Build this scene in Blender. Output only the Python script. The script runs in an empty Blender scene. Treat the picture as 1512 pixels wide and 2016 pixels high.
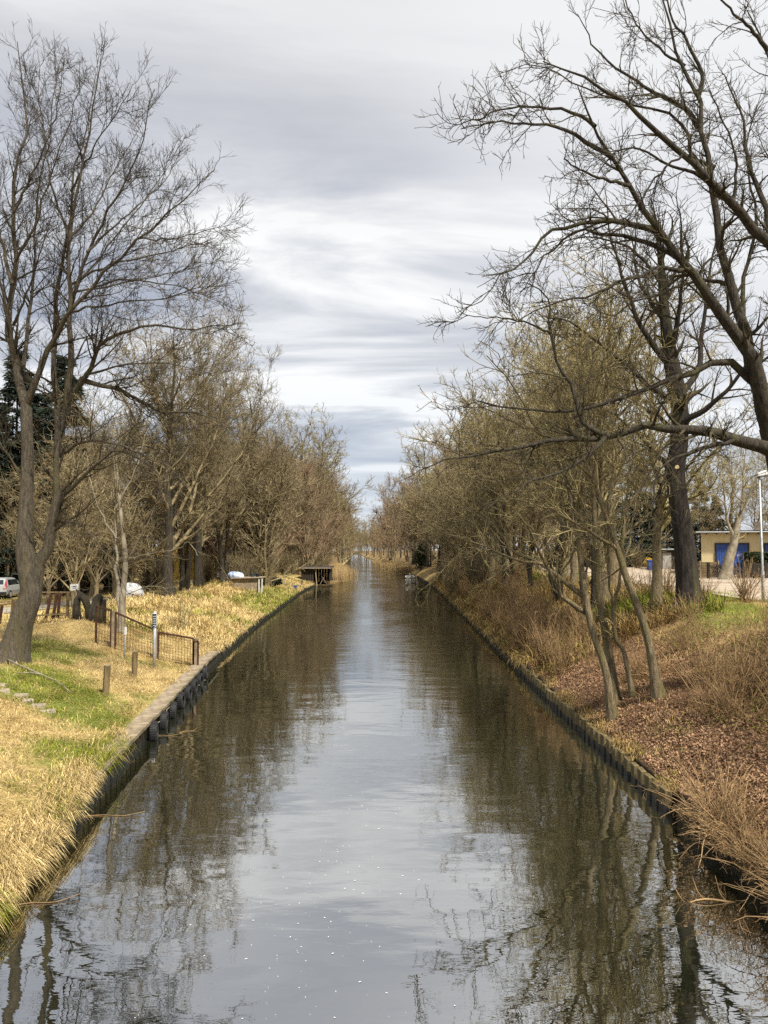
import bpy, math, random
import numpy as np
from mathutils import Vector, Matrix

R = math.radians
SC = bpy.context.scene
COL = SC.collection

# ------------------------------------------------------------------ camera
F_PX, CX, CY, HORIZON, CAM_H = 1514.0, 756.0, 1008.0, 1083.0, 5.0
PITCH = math.atan((HORIZON - CY) / F_PX)
cam_data = bpy.data.cameras.new('camera')
cam = bpy.data.objects.new('camera', cam_data)
COL.objects.link(cam)
cam_data.sensor_fit = 'VERTICAL'
cam_data.sensor_height = 36.0
cam_data.lens = F_PX / 2016.0 * 36.0
cam_data.clip_start, cam_data.clip_end = 0.1, 6000
cam.location = (0, 0, CAM_H)
cam.rotation_euler = (math.pi / 2 + PITCH, 0, 0)
SC.camera = cam

# ------------------------------------------------------------------ sky, sun, exposure
SUN_EL, SUN_AZ = R(54), R(142)          # azimuth clockwise from +Y (the way the canal runs): behind, to the right
world = bpy.data.worlds.new('World')
SC.world = world
world.use_nodes = True
wt = world.node_tree
wt.nodes.clear()


def wn(kind, **kw):
    n = wt.nodes.new(kind)
    for k, v in kw.items():
        setattr(n, k, v)
    return n


def wmath(op, a, b=None):
    n = wn('ShaderNodeMath', operation=op)
    for i, v in enumerate((a, b)):
        if v is None:
            continue
        if isinstance(v, (int, float)):
            n.inputs[i].default_value = v
        else:
            wt.links.new(v, n.inputs[i])
    return n.outputs[0]


def wramp(fac, stops):
    n = wn('ShaderNodeValToRGB')
    el = n.color_ramp.elements
    while len(el) < len(stops):
        el.new(0.5)
    for e, (p, c) in zip(el, stops):
        e.position = p
        e.color = (*c, 1)
    wt.links.new(fac, n.inputs[0])
    return n.outputs[0]


def wmix(fac, a, b):
    n = wn('ShaderNodeMix', data_type='RGBA')
    for s, v in ((n.inputs[0], fac), (n.inputs[6], a), (n.inputs[7], b)):
        if isinstance(v, (int, float)):
            s.default_value = v
        elif isinstance(v, tuple):
            s.default_value = (*v, 1)
        else:
            wt.links.new(v, s)
    return n.outputs[2]


tc = wn('ShaderNodeTexCoord')
sep = wn('ShaderNodeSeparateXYZ')
wt.links.new(tc.outputs['Generated'], sep.inputs[0])
zc = wmath('ADD', wmath('MAXIMUM', sep.outputs[2], 0.0), 0.10)
u = wmath('DIVIDE', sep.outputs[0], zc)
v = wmath('DIVIDE', sep.outputs[1], zc)
cxyz = wn('ShaderNodeCombineXYZ')
wt.links.new(wmath('MULTIPLY', u, 0.46), cxyz.inputs[0])
wt.links.new(wmath('MULTIPLY', v, 0.95), cxyz.inputs[1])
cxyz.inputs[2].default_value = 3.7


def wnoise(scale, detail, rough, dist, off):
    m = wn('ShaderNodeVectorMath', operation='ADD')
    wt.links.new(cxyz.outputs[0], m.inputs[0])
    m.inputs[1].default_value = off
    n = wn('ShaderNodeTexNoise')
    wt.links.new(m.outputs[0], n.inputs['Vector'])
    n.inputs['Scale'].default_value = scale
    n.inputs['Detail'].default_value = detail
    n.inputs['Roughness'].default_value = rough
    n.inputs['Distortion'].default_value = dist
    return n.outputs[0]


n1 = wnoise(1.45, 9.0, 0.56, 0.55, (4.3, 2.35, 0.0))
n2 = wnoise(0.55, 2.0, 0.5, 0.2, (9.1, 1.2, 5.0))
n1 = wmath('ADD', wmath('MULTIPLY', n1, 0.72), wmath('MULTIPLY', n2, 0.28))
cloud = wramp(n1, [(0.40, (0.33, 0.37, 0.47)), (0.46, (0.47, 0.50, 0.57)), (0.51, (0.63, 0.65, 0.69)), (0.575, (0.98, 0.98, 0.97))])
# high overcast: calmer, greyer overhead
n3 = wmath('ADD', wmath('MULTIPLY', n2, 0.6), wmath('MULTIPLY', n1, 0.4))
veil = wramp(n3, [(0.38, (0.42, 0.43, 0.47)), (0.60, (0.76, 0.76, 0.77))])
over = wmath('SMOOTH_MIN', wmath('MULTIPLY', wmath('MAXIMUM', wmath('SUBTRACT', sep.outputs[2], 0.36), 0.0), 5.0), 0.72)
over.node.inputs[2].default_value = 0.1
cloud = wmix(over, cloud, veil)
# thinner, brighter cloud towards the right of the canal
thin = wn('ShaderNodeVectorMath', operation='DOT_PRODUCT')
wt.links.new(tc.outputs['Generated'], thin.inputs[0])
thin.inputs[1].default_value = Vector((0.43, 0.74, 0.52)).normalized()
thin_f = wn('ShaderNodeMapRange', interpolation_type='SMOOTHSTEP')
wt.links.new(thin.outputs['Value'], thin_f.inputs[0])
for k_, v_ in enumerate((0.86, 1.0, 0.0, 0.75)):
    thin_f.inputs[k_ + 1].default_value = v_
cloud = wmix(thin_f.outputs[0], cloud, (0.93, 0.93, 0.93))
low = wn('ShaderNodeMapRange', interpolation_type='SMOOTHSTEP')
wt.links.new(sep.outputs[2], low.inputs[0])
for k_, v_ in enumerate((0.0, 0.27, 0.8, 0.0)):
    low.inputs[k_ + 1].default_value = v_
cloud = wmix(low.outputs[0], cloud, (0.66, 0.72, 0.80))
nish = wn('ShaderNodeTexSky', sky_type='NISHITA', sun_disc=False, sun_elevation=SUN_EL, sun_rotation=SUN_AZ)
nscale = wn('ShaderNodeVectorMath', operation='SCALE')
wt.links.new(nish.outputs[0], nscale.inputs[0])
nscale.inputs[3].default_value = 0.10
sky_col = wmix(0.90, nscale.outputs[0], cloud)
bg = wn('ShaderNodeBackground')
bg.inputs[1].default_value = 0.80
wt.links.new(sky_col, bg.inputs[0])
wo = wn('ShaderNodeOutputWorld')
wt.links.new(bg.outputs[0], wo.inputs[0])

sun_data = bpy.data.lights.new('sun', 'SUN')
sun_data.energy = 5.0
sun_data.angle = R(4)
sun_data.color = (1.0, 0.93, 0.81)
sun = bpy.data.objects.new('sun', sun_data)
COL.objects.link(sun)
to_sun = Vector((math.sin(SUN_AZ) * math.cos(SUN_EL), math.cos(SUN_AZ) * math.cos(SUN_EL), math.sin(SUN_EL)))
sun.rotation_euler = to_sun.to_track_quat('Z', 'Y').to_euler()
sun.location = (0, -20, 60)

SC.view_settings.view_transform = 'Standard'
SC.view_settings.look = 'None'
SC.view_settings.exposure = 0.48
SC.view_settings.gamma = 1.0
SC.cycles.max_bounces = 5
SC.cycles.diffuse_bounces = 2
SC.cycles.glossy_bounces = 3
SC.cycles.transmission_bounces = 2
SC.cycles.caustics_reflective = False
SC.cycles.caustics_refractive = False
SC.cycles.use_denoising = False
SC.cycles.sample_clamp_indirect = 1.5
SC.cycles.sample_clamp_direct = 4.0

# ------------------------------------------------------------------ photo pixel -> place
cp, sp = math.cos(PITCH), math.sin(PITCH)


def ray(px, py):
    dx, dy = (px - CX) / F_PX, (CY - py) / F_PX
    return np.array([dx, cp - dy * sp, sp + dy * cp])


def at(px, py, Y):
    d = ray(px, py)
    return np.array([0, 0, CAM_H]) + d * (Y / d[1])


def on_level(px, py, z=0.0):
    d = ray(px, py)
    return np.array([0, 0, CAM_H]) + d * ((z - CAM_H) / d[2])


LEFT_PX = [(-45, 1850), (115, 1655), (193, 1552), (298, 1440), (400, 1325), (430, 1297), (510, 1228), (595, 1165), (648, 1142), (676, 1116), (688, 1103), (694, 1095)]
RIGHT_PX = [(1480, 1765), (1320, 1600), (1240, 1524), (1187, 1476), (1112, 1408), (1032, 1330), (928, 1226), (862, 1162), (815, 1133), (775, 1117), (748, 1107), (715, 1095)]


def bank_table(px):
    pts = [on_level(*p) for p in px]
    ys = [p[1] for p in pts]
    xs = [p[0] for p in pts]
    # carry the line on behind the bridge
    ys = [-60.0] + ys + [1000.0]
    xs = [xs[0]] + xs + [xs[-1] - (1000 - ys[-2]) * 0.04]
    yy = np.concatenate([np.arange(-60, 130, 1.0), np.arange(130, 1001, 10.0)])
    xx = np.interp(yy, ys, xs)
    k = np.array([1, 2, 3, 2, 1.0])
    k /= k.sum()
    xs2 = np.convolve(np.pad(xx, 2, mode='edge'), k, mode='valid')
    return yy, xs2


LY, LX = bank_table(LEFT_PX)
RY, RX = bank_table(RIGHT_PX)


def XL(y):
    return np.interp(y, LY, LX)


def XR(y):
    return np.interp(y, RY, RX)


def vnoise(x, y, seed=0):
    """smooth value noise, vectorised"""
    x = np.asarray(x, float)
    y = np.asarray(y, float)
    xi, yi = np.floor(x).astype(np.int64), np.floor(y).astype(np.int64)
    xf, yf = x - xi, y - yi
    xf, yf = xf * xf * (3 - 2 * xf), yf * yf * (3 - 2 * yf)

    def h(a, b):
        n = (a * 374761393 + b * 668265263 + seed * 974711) & 0x7fffffff
        n = ((n ^ (n >> 13)) * 1274126177) & 0x7fffffff
        return ((n ^ (n >> 16)) & 0xffff) / 65535.0
    return (h(xi, yi) * (1 - xf) + h(xi + 1, yi) * xf) * (1 - yf) + (h(xi, yi + 1) * (1 - xf) + h(xi + 1, yi + 1) * xf) * yf


L_S = [-0.3, 0.0, 0.5, 2.0, 4.0, 6.0, 9.0, 60, 2000]
L_H = [0.46, 0.46, 0.50, 0.82, 1.28, 1.52, 1.50, 1.50, 1.6]
R_S = [-0.3, 0.0, 0.35, 1.0, 1.8, 3.5, 5.5, 7.0, 60, 2000]
R_H = [0.38, 0.38, 0.50, 0.95, 1.32, 2.05, 2.78, 3.0, 3.0, 2.6]


def H(x, y):
    x = np.asarray(x, float)
    y = np.asarray(y, float)
    sl, sr = XL(y) - x, x - XR(y)
    hl = np.interp(sl, L_S, L_H)
    hr = np.interp(sr, R_S, R_H)
    lowl = 0.16 * np.clip((y - 34.5) / 1.5, 0, 1) * np.clip(1 - sl / 1.5, 0, 1)
    lowr = 0.14 * np.clip((y - 31.5) / 1.5, 0, 1) * np.clip(1 - sr / 1.0, 0, 1)
    hl, hr = hl - lowl, hr - lowr
    far = np.clip((y - 90) / 150, 0, 1)
    hr = hr * (1 - far) + np.minimum(hr, 1.7) * far
    nearl = np.clip((14.2 - y) / 1.8, 0, 1) * np.clip(1 - sl / 1.2, 0, 1)
    hl = hl - 0.25 * nearl
    left = sl > sr
    h = np.where(left, hl, hr)
    s = np.where(left, sl, sr)
    amp = np.clip((s - 0.4) / 2.0, 0, 1) * np.clip((14 - s) / 6.0, 0.15, 1)
    h = h + amp * (0.30 * (vnoise(x / 2.6, y / 2.6, 3) - 0.5) + 0.14 * (vnoise(x / 0.8, y / 0.8, 5) - 0.5))
    # small grassy hump by the leaning tree
    h = h + 0.35 * np.exp(-(((x + 13.4) / 1.6) ** 2 + ((y - 33.5) / 1.6) ** 2))
    return h


def on_ground(px, py):
    d = ray(px, py)
    o = np.array([0, 0, CAM_H])
    t = np.linspace(6, 260, 5000)
    P = o + d * t[:, None]
    below = P[:, 2] < H(P[:, 0], P[:, 1])
    i = int(np.argmax(below)) if below.any() else len(t) - 1
    return P[i]


# ------------------------------------------------------------------ object helpers
def tag(o, label=None, cat=None, group=None, kind=None):
    if label:
        o['label'] = label
    if cat:
        o['category'] = cat
    if group:
        o['group'] = group
    if kind:
        o['kind'] = kind
    return o


def empty(name, loc, rz=0.0):
    o = bpy.data.objects.new(name, None)
    o.empty_display_size = 0.2
    o.location = [float(a) for a in loc]
    o.rotation_euler = (0, 0, rz)
    COL.objects.link(o)
    return o


def mesh_np(name, V, faces_list, mat, parent=None, smooth=False, attrs=None):
    """faces_list: list of int arrays [n,k]"""
    V = np.asarray(V, np.float32)
    me = bpy.data.meshes.new(name)
    me.vertices.add(len(V))
    me.vertices.foreach_set('co', V.ravel())
    loops, starts, n = [], [], 0
    for f in faces_list:
        f = np.asarray(f, np.int32)
        if not len(f):
            continue
        k = f.shape[1]
        loops.append(f.ravel())
        starts.append(n + np.arange(len(f), dtype=np.int32) * k)
        n += f.size
    loops = np.concatenate(loops)
    starts = np.concatenate(starts)
    me.loops.add(len(loops))
    me.loops.foreach_set('vertex_index', loops)
    me.polygons.add(len(starts))
    me.polygons.foreach_set('loop_start', starts)
    if smooth:
        me.polygons.foreach_set('use_smooth', np.ones(len(starts), bool))
    for an, (kind, data) in (attrs or {}).items():
        a = me.attributes.new(an, kind, 'POINT')
        if kind == 'FLOAT_COLOR':
            a.data.foreach_set('color', np.asarray(data, np.float32).ravel())
        else:
            a.data.foreach_set('value', np.asarray(data, np.float32).ravel())
    me.update(calc_edges=True)
    me.materials.append(mat)
    o = bpy.data.objects.new(name, me)
    COL.objects.link(o)
    if parent is not None:
        o.parent = parent
    return o


def copy_tree(o, parent=None):
    c = o.copy()
    COL.objects.link(c)
    c.parent = parent
    for ch in list(o.children):
        copy_tree(ch, c)
    return c


class MB:
    """collects shapes for one mesh"""

    def __init__(self, origin=(0, 0, 0)):
        self.V, self.F = [], []
        self.o = np.array(origin, float)

    def add(self, V, F):
        n = len(self.V)
        self.V += [tuple(np.asarray(p, float) - self.o) for p in V]
        self.F += [tuple(i + n for i in f) for f in F]
        return self

    def box(self, c, size, rz=0.0, rx=0.0, ry=0.0, taper=1.0):
        sx, sy, sz = [s / 2 for s in size]
        M = Matrix.Rotation(rz, 3, 'Z') @ Matrix.Rotation(ry, 3, 'Y') @ Matrix.Rotation(rx, 3, 'X')
        V = []
        for z in (-1, 1):
            k = taper if z > 0 else 1.0
            for x, y in ((-1, -1), (1, -1), (1, 1), (-1, 1)):
                V.append(np.array(M @ Vector((x * sx * k, y * sy * k, z * sz))) + np.array(c))
        return self.add(V, [(3, 2, 1, 0), (4, 5, 6, 7), (0, 1, 5, 4), (1, 2, 6, 5), (2, 3, 7, 6), (3, 0, 4, 7)])

    def bar(self, a, b, w, d=None, up=(0, 0, 1)):
        a, b = np.array(a, float), np.array(b, float)
        d = d or w
        t = b - a
        t /= np.linalg.norm(t)
        s = np.cross(t, up)
        if np.linalg.norm(s) < 1e-4:
            s = np.cross(t, (1, 0, 0))
        s /= np.linalg.norm(s)
        q = np.cross(s, t)
        V = []
        for p in (a, b):
            for i, j in ((-1, -1), (1, -1), (1, 1), (-1, 1)):
                V.append(p + s * i * w / 2 + q * j * d / 2)
        return self.add(V, [(3, 2, 1, 0), (4, 5, 6, 7), (0, 1, 5, 4), (1, 2, 6, 5), (2, 3, 7, 6), (3, 0, 4, 7)])

    def tube(self, pts, rad, sides=8, cap=True):
        P = np.array(pts, float)[None]
        Rr = np.broadcast_to(np.array(rad, float), (len(pts),))[None]
        V, F = tubes(P, Rr, sides)
        F = [tuple(f) for f in F]
        if cap:
            n = len(pts)
            F.append(tuple(range(sides))[::-1])
            F.append(tuple((n - 1) * sides + k for k in range(sides)))
        return self.add(V, F)

    def prism(self, poly, axis_pt, ext):
        """poly: list of 3-D points, ext: extrusion vector"""
        n = len(poly)
        V = [np.array(p, float) for p in poly] + [np.array(p, float) + np.array(ext) for p in poly]
        F = [tuple(range(n))[::-1], tuple(range(n, 2 * n))]
        F += [(i, (i + 1) % n, (i + 1) % n + n, i + n) for i in range(n)]
        return self.add(V, F)

    def build(self, name, mat, parent=None, smooth=False, bevel=0.0):
        me = bpy.data.meshes.new(name)
        me.from_pydata(self.V, [], self.F)
        me.update()
        if smooth:
            me.polygons.foreach_set('use_smooth', [True] * len(me.polygons))
        me.materials.append(mat)
        o = bpy.data.objects.new(name, me)
        COL.objects.link(o)
        if parent is not None:
            o.parent = parent
        if bevel:
            m = o.modifiers.new('bevel', 'BEVEL')
            m.width = bevel
            m.segments = 2
        return o


def tubes(P, Rr, sides):
    """P [M,m,3], Rr [M,m] -> verts, quads"""
    P = np.asarray(P, float)
    M, m, _ = P.shape
    T = np.empty_like(P)
    T[:, 1:-1] = P[:, 2:] - P[:, :-2]
    T[:, 0] = P[:, 1] - P[:, 0]
    T[:, -1] = P[:, -1] - P[:, -2]
    T /= np.linalg.norm(T, axis=2, keepdims=True) + 1e-9
    ref = np.where(np.abs(T[:, 0, 2:3]) > 0.9, np.array([[1.0, 0, 0]]), np.array([[0, 0, 1.0]]))
    U = np.cross(T[:, 0], ref)
    U /= np.linalg.norm(U, axis=1, keepdims=True) + 1e-9
    a = np.arange(sides) * 2 * math.pi / sides
    ca, sa = np.cos(a)[None, :, None], np.sin(a)[None, :, None]
    out = np.empty((M, m, sides, 3))
    for i in range(m):
        t = T[:, i]
        U = U - t * (U * t).sum(1, keepdims=True)
        U /= np.linalg.norm(U, axis=1, keepdims=True) + 1e-9
        W = np.cross(t, U)
        out[:, i] = P[:, i][:, None] + Rr[:, i][:, None, None] * (ca * U[:, None] + sa * W[:, None])
    base = (np.arange(M) * m * sides)[:, None, None]
    i = (np.arange(m - 1) * sides)[None, :, None]
    k = np.arange(sides)[None, None, :]
    k2 = (k + 1) % sides
    q = np.stack([base + i + k, base + i + k2, base + i + sides + k2, base + i + sides + k], -1).reshape(-1, 4)
    return out.reshape(-1, 3), q


# ------------------------------------------------------------------ materials
def mat(name, col, col2=None, scale=4.0, rough=0.85, detail=5.0, bump=0.0, bscale=None, stretch=(1, 1, 1), spec=0.3,
        attr=None, mottle=None, rand=0.0, metallic=0.0, contrast=(0.35, 0.65), bdist=0.03):
    m = bpy.data.materials.new(name)
    m.use_nodes = True
    t = m.node_tree
    N, L = t.nodes, t.links
    b = N['Principled BSDF']
    b.inputs['Roughness'].default_value = rough
    b.inputs['Specular IOR Level'].default_value = spec
    b.inputs['Metallic'].default_value = metallic
    co = N.new('ShaderNodeTexCoord')
    mp = N.new('ShaderNodeMapping')
    mp.inputs['Scale'].default_value = stretch
    L.new(co.outputs['Object'], mp.inputs[0])

    def noise(sc, de=detail):
        n = N.new('ShaderNodeTexNoise')
        n.inputs['Scale'].default_value = sc
        n.inputs['Detail'].default_value = de
        n.inputs['Roughness'].default_value = 0.6
        L.new(mp.outputs[0], n.inputs['Vector'])
        return n.outputs[0]

    def ramp(f, a, c):
        r = N.new('ShaderNodeValToRGB')
        r.color_ramp.elements[0].position = contrast[0]
        r.color_ramp.elements[1].position = contrast[1]
        r.color_ramp.elements[0].color = (*a, 1)
        r.color_ramp.elements[1].color = (*c, 1)
        L.new(f, r.inputs[0])
        return r.outputs[0]

    def mix(f, a, c, mode='MIX'):
        x = N.new('ShaderNodeMix')
        x.data_type = 'RGBA'
        x.blend_type = mode
        for s, v_ in ((x.inputs[0], f), (x.inputs[6], a), (x.inputs[7], c)):
            if isinstance(v_, (int, float)):
                s.default_value = v_
            elif isinstance(v_, tuple):
                s.default_value = (*v_, 1)
            else:
                L.new(v_, s)
        return x.outputs[2]
    if attr:
        a = N.new('ShaderNodeAttribute')
        a.attribute_name = attr
        out = a.outputs['Color']
        n = noise(scale)
        out = mix(0.5, out, ramp(n, (0.55, 0.55, 0.55), (1.35, 1.35, 1.35)), 'MULTIPLY')
    else:
        out = ramp(noise(scale), col, col2 or tuple(c * 1.5 for c in col))
    if mottle:
        mc, ms, lo, hi = mottle
        r = N.new('ShaderNodeValToRGB')
        r.color_ramp.elements[0].position = lo
        r.color_ramp.elements[1].position = hi
        L.new(noise(ms, 3.0), r.inputs[0])
        out = mix(r.outputs[0], out, mc)
    if rand:
        oi = N.new('ShaderNodeObjectInfo')
        hs = N.new('ShaderNodeHueSaturation')
        mr = N.new('ShaderNodeMapRange')
        mr.inputs[3].default_value = 1 - rand
        mr.inputs[4].default_value = 1 + rand
        L.new(oi.outputs['Random'], mr.inputs[0])
        L.new(mr.outputs[0], hs.inputs['Value'])
        L.new(out, hs.inputs['Color'])
        out = hs.outputs[0]
    L.new(out, b.inputs['Base Color'])
    if bump:
        bn = N.new('ShaderNodeBump')
        bn.inputs['Strength'].default_value = bump
        bn.inputs['Distance'].default_value = bdist
        L.new(noise(bscale or scale * 3), bn.inputs['Height'])
        L.new(bn.outputs[0], b.inputs['Normal'])
    return m


M = {
    'ground': mat('ground', (0, 0, 0), attr='Col', scale=9, bump=0.8, bscale=14, rough=0.95, spec=0.1),
    'grass': mat('grass', (0, 0, 0), attr='Col', scale=3, rough=0.8, spec=0.15),
    'litter': mat('litter', (0, 0, 0), attr='Col', scale=3, rough=0.75, spec=0.2),
    'gravel': mat('gravel', (0.36, 0.29, 0.22), (0.52, 0.44, 0.35), scale=1.3, bump=0.6, bscale=25, rough=0.95, spec=0.1, mottle=((0.25, 0.2, 0.13), 0.5, 0.5, 0.75)),
    'track': mat('track', (0.24, 0.21, 0.16), (0.40, 0.36, 0.30), scale=1.1, bump=0.6, bscale=25, rough=0.95, spec=0.1, mottle=((0.22, 0.20, 0.09), 0.6, 0.5, 0.7)),
    'bark_grey': mat('bark_grey', (0.06, 0.050, 0.036), (0.15, 0.126, 0.092), scale=7, stretch=(2.4, 2.4, 0.4), bump=1.0, bdist=0.07, bscale=18, mottle=((0.12, 0.105, 0.05), 1.4, 0.52, 0.7)),
    'bark_dark': mat('bark_dark', (0.020, 0.017, 0.013), (0.080, 0.066, 0.046), scale=6, stretch=(2.4, 2.4, 0.4), bump=1.0, bdist=0.07, bscale=14, mottle=((0.085, 0.08, 0.034), 1.2, 0.54, 0.70)),
    'bark_black': mat('bark_black', (0.012, 0.010, 0.009), (0.055, 0.045, 0.036), scale=6, stretch=(2.4, 2.4, 0.4), bump=1.0, bdist=0.07, bscale=14, mottle=((0.09, 0.085, 0.025), 0.7, 0.56, 0.72)),
    'bark_olive': mat('bark_olive', (0.13, 0.10, 0.058), (0.34, 0.27, 0.16), scale=9, stretch=(2.4, 2.4, 0.4), bump=1.0, bdist=0.07, bscale=18, mottle=((0.16, 0.14, 0.05), 1.6, 0.5, 0.65)),
    'bark_pale': mat('bark_pale', (0.16, 0.135, 0.095), (0.34, 0.30, 0.225), scale=5, stretch=(1, 1, 0.6), bump=0.4, mottle=((0.12, 0.1, 0.06), 2.0, 0.58, 0.7)),
    'twig_grey': mat('twig_grey', (0.030, 0.024, 0.016), (0.078, 0.062, 0.040), scale=1.2, spec=0.2),  # colour darkened so the twigs look backlit against the sky
    'twig_dark': mat('twig_dark', (0.030, 0.025, 0.016), (0.090, 0.074, 0.042), scale=1.2, spec=0.2),  # backlit look of the crowns put into a darker base colour
    'twig_olive': mat('twig_olive', (0.09, 0.075, 0.034), (0.43, 0.36, 0.175), scale=4.0, rand=0.15, spec=0.2),  # wide dark to pale range paints in a mix of lit and shaded twigs
    'twig_brown': mat('twig_brown', (0.08, 0.063, 0.034), (0.37, 0.30, 0.17), scale=3.0, rand=0.22, spec=0.2),  # sunlit and shaded twigs imitated by the spread of tones
    'twig_red': mat('twig_red', (0.12, 0.08, 0.048), (0.40, 0.285, 0.175), scale=2.0, rand=0.2, spec=0.2),  # tone contrast stands in for light and shade among the twigs
    'twig_tan': mat('twig_tan', (0.15, 0.092, 0.045), (0.42, 0.285, 0.145), scale=2.5, rand=0.2, spec=0.2),
    'reed': mat('reed', (0.38, 0.26, 0.12), (0.58, 0.42, 0.20), scale=2.0, rand=0.15),
    'needle': mat('needle', (0.010, 0.018, 0.012), (0.03, 0.045, 0.026), scale=1.5, rough=0.7, rand=0.25),
    'ever': mat('ever', (0.014, 0.024, 0.008), (0.055, 0.07, 0.02), scale=1.5, rough=0.6, rand=0.2),
    'concrete': mat('concrete', (0.20, 0.155, 0.105), (0.38, 0.31, 0.22), scale=4, bump=0.6, bscale=20, mottle=((0.12, 0.105, 0.05), 1.1, 0.48, 0.68)),
    'pile': mat('pile', (0.085, 0.066, 0.034), (0.24, 0.185, 0.085), scale=5, stretch=(1, 1, 0.35), bump=0.6, mottle=((0.05, 0.045, 0.025), 1.1, 0.5, 0.72)),
    'pile_wet_shade': mat('pile_wet_shade', (0.010, 0.010, 0.008), (0.035, 0.032, 0.022), scale=5, stretch=(1, 1, 0.35), bump=0.4, rough=0.5),  # wet pile feet and dark timber; on the back sheet, painted recess shade
    'rubber': mat('rubber', (0.012, 0.012, 0.013), (0.035, 0.035, 0.036), scale=9, rough=0.65, bump=0.3),
    'wood': mat('wood', (0.10, 0.07, 0.035), (0.24, 0.175, 0.09), scale=6, stretch=(2, 2, 0.3), bump=0.6),
    'wood_grey': mat('wood_grey', (0.20, 0.16, 0.11), (0.40, 0.33, 0.24), scale=6, stretch=(2, 2, 0.3), bump=0.4),
    'wood_dark': mat('wood_dark', (0.012, 0.010, 0.008), (0.05, 0.04, 0.03), scale=5, stretch=(2, 2, 0.3), bump=0.6),
    'rust': mat('rust', (0.035, 0.016, 0.010), (0.10, 0.045, 0.024), scale=14, rough=0.85),
    'galv': mat('galv', (0.34, 0.37, 0.38), (0.50, 0.53, 0.54), scale=7, rough=0.45, metallic=0.3),
    'white': mat('white', (0.62, 0.62, 0.60), (0.80, 0.80, 0.78), scale=5, rough=0.5),
    'sign_dark': mat('sign_dark', (0.03, 0.05, 0.06), (0.05, 0.08, 0.09), scale=6, rough=0.4),
    'print': mat('print', (0.06, 0.07, 0.07), (0.10, 0.11, 0.11), scale=20, rough=0.6),
    'yellow': mat('yellow', (0.58, 0.48, 0.27), (0.70, 0.59, 0.35), scale=1.2, rough=0.9, bump=0.2, bscale=30),
    'ochre': mat('ochre', (0.62, 0.40, 0.07), (0.80, 0.55, 0.13), scale=2.0, rough=0.9),
    'blue': mat('blue', (0.03, 0.07, 0.26), (0.05, 0.105, 0.34), scale=3.0, rough=0.5),
    'roof_dark': mat('roof_dark', (0.020, 0.017, 0.015), (0.06, 0.05, 0.045), scale=4.0, rough=0.8),
    'roof_tile': mat('roof_tile', (0.15, 0.12, 0.095), (0.30, 0.25, 0.20), scale=4.0, rough=0.85),
    'render_grey': mat('render_grey', (0.23, 0.22, 0.20), (0.36, 0.35, 0.32), scale=1.5, rough=0.95),
    'glass': mat('glass', (0.012, 0.014, 0.016), (0.03, 0.034, 0.04), scale=1.0, rough=0.08, spec=0.6),
    'tarp': mat('tarp', (0.36, 0.37, 0.39), (0.62, 0.63, 0.65), scale=3, rough=0.4, bump=0.5, bscale=4),
    'tarp_blue': mat('tarp_blue', (0.10, 0.22, 0.50), (0.70, 0.75, 0.80), scale=2.2, rough=0.4),
    'car_paint': mat('car_paint', (0.52, 0.54, 0.56), (0.56, 0.58, 0.60), scale=0.8, rough=0.25, spec=0.6, metallic=0.3),
    'car_trim': mat('car_trim', (0.015, 0.015, 0.016), (0.03, 0.03, 0.032), scale=4, rough=0.6),
    'car_red': mat('car_red', (0.40, 0.02, 0.03), (0.5, 0.04, 0.05), scale=4, rough=0.25),
    'forsythia': mat('forsythia', (0.55, 0.36, 0.02), (0.78, 0.58, 0.06), scale=6, rough=0.7),
    'feather': mat('feather', (0.62, 0.60, 0.55), (0.78, 0.77, 0.74), scale=8, rough=0.8),
    'beak': mat('beak', (0.5, 0.17, 0.03), (0.6, 0.22, 0.04), scale=8, rough=0.5),
    'stone': mat('stone', (0.24, 0.20, 0.14), (0.42, 0.36, 0.27), scale=4, bump=0.5),
    'cut': mat('cut', (0.45, 0.32, 0.17), (0.6, 0.45, 0.26), scale=9),
    'fleck': mat('fleck', (0.65, 0.65, 0.60), (0.85, 0.85, 0.80), scale=9),
}


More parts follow.
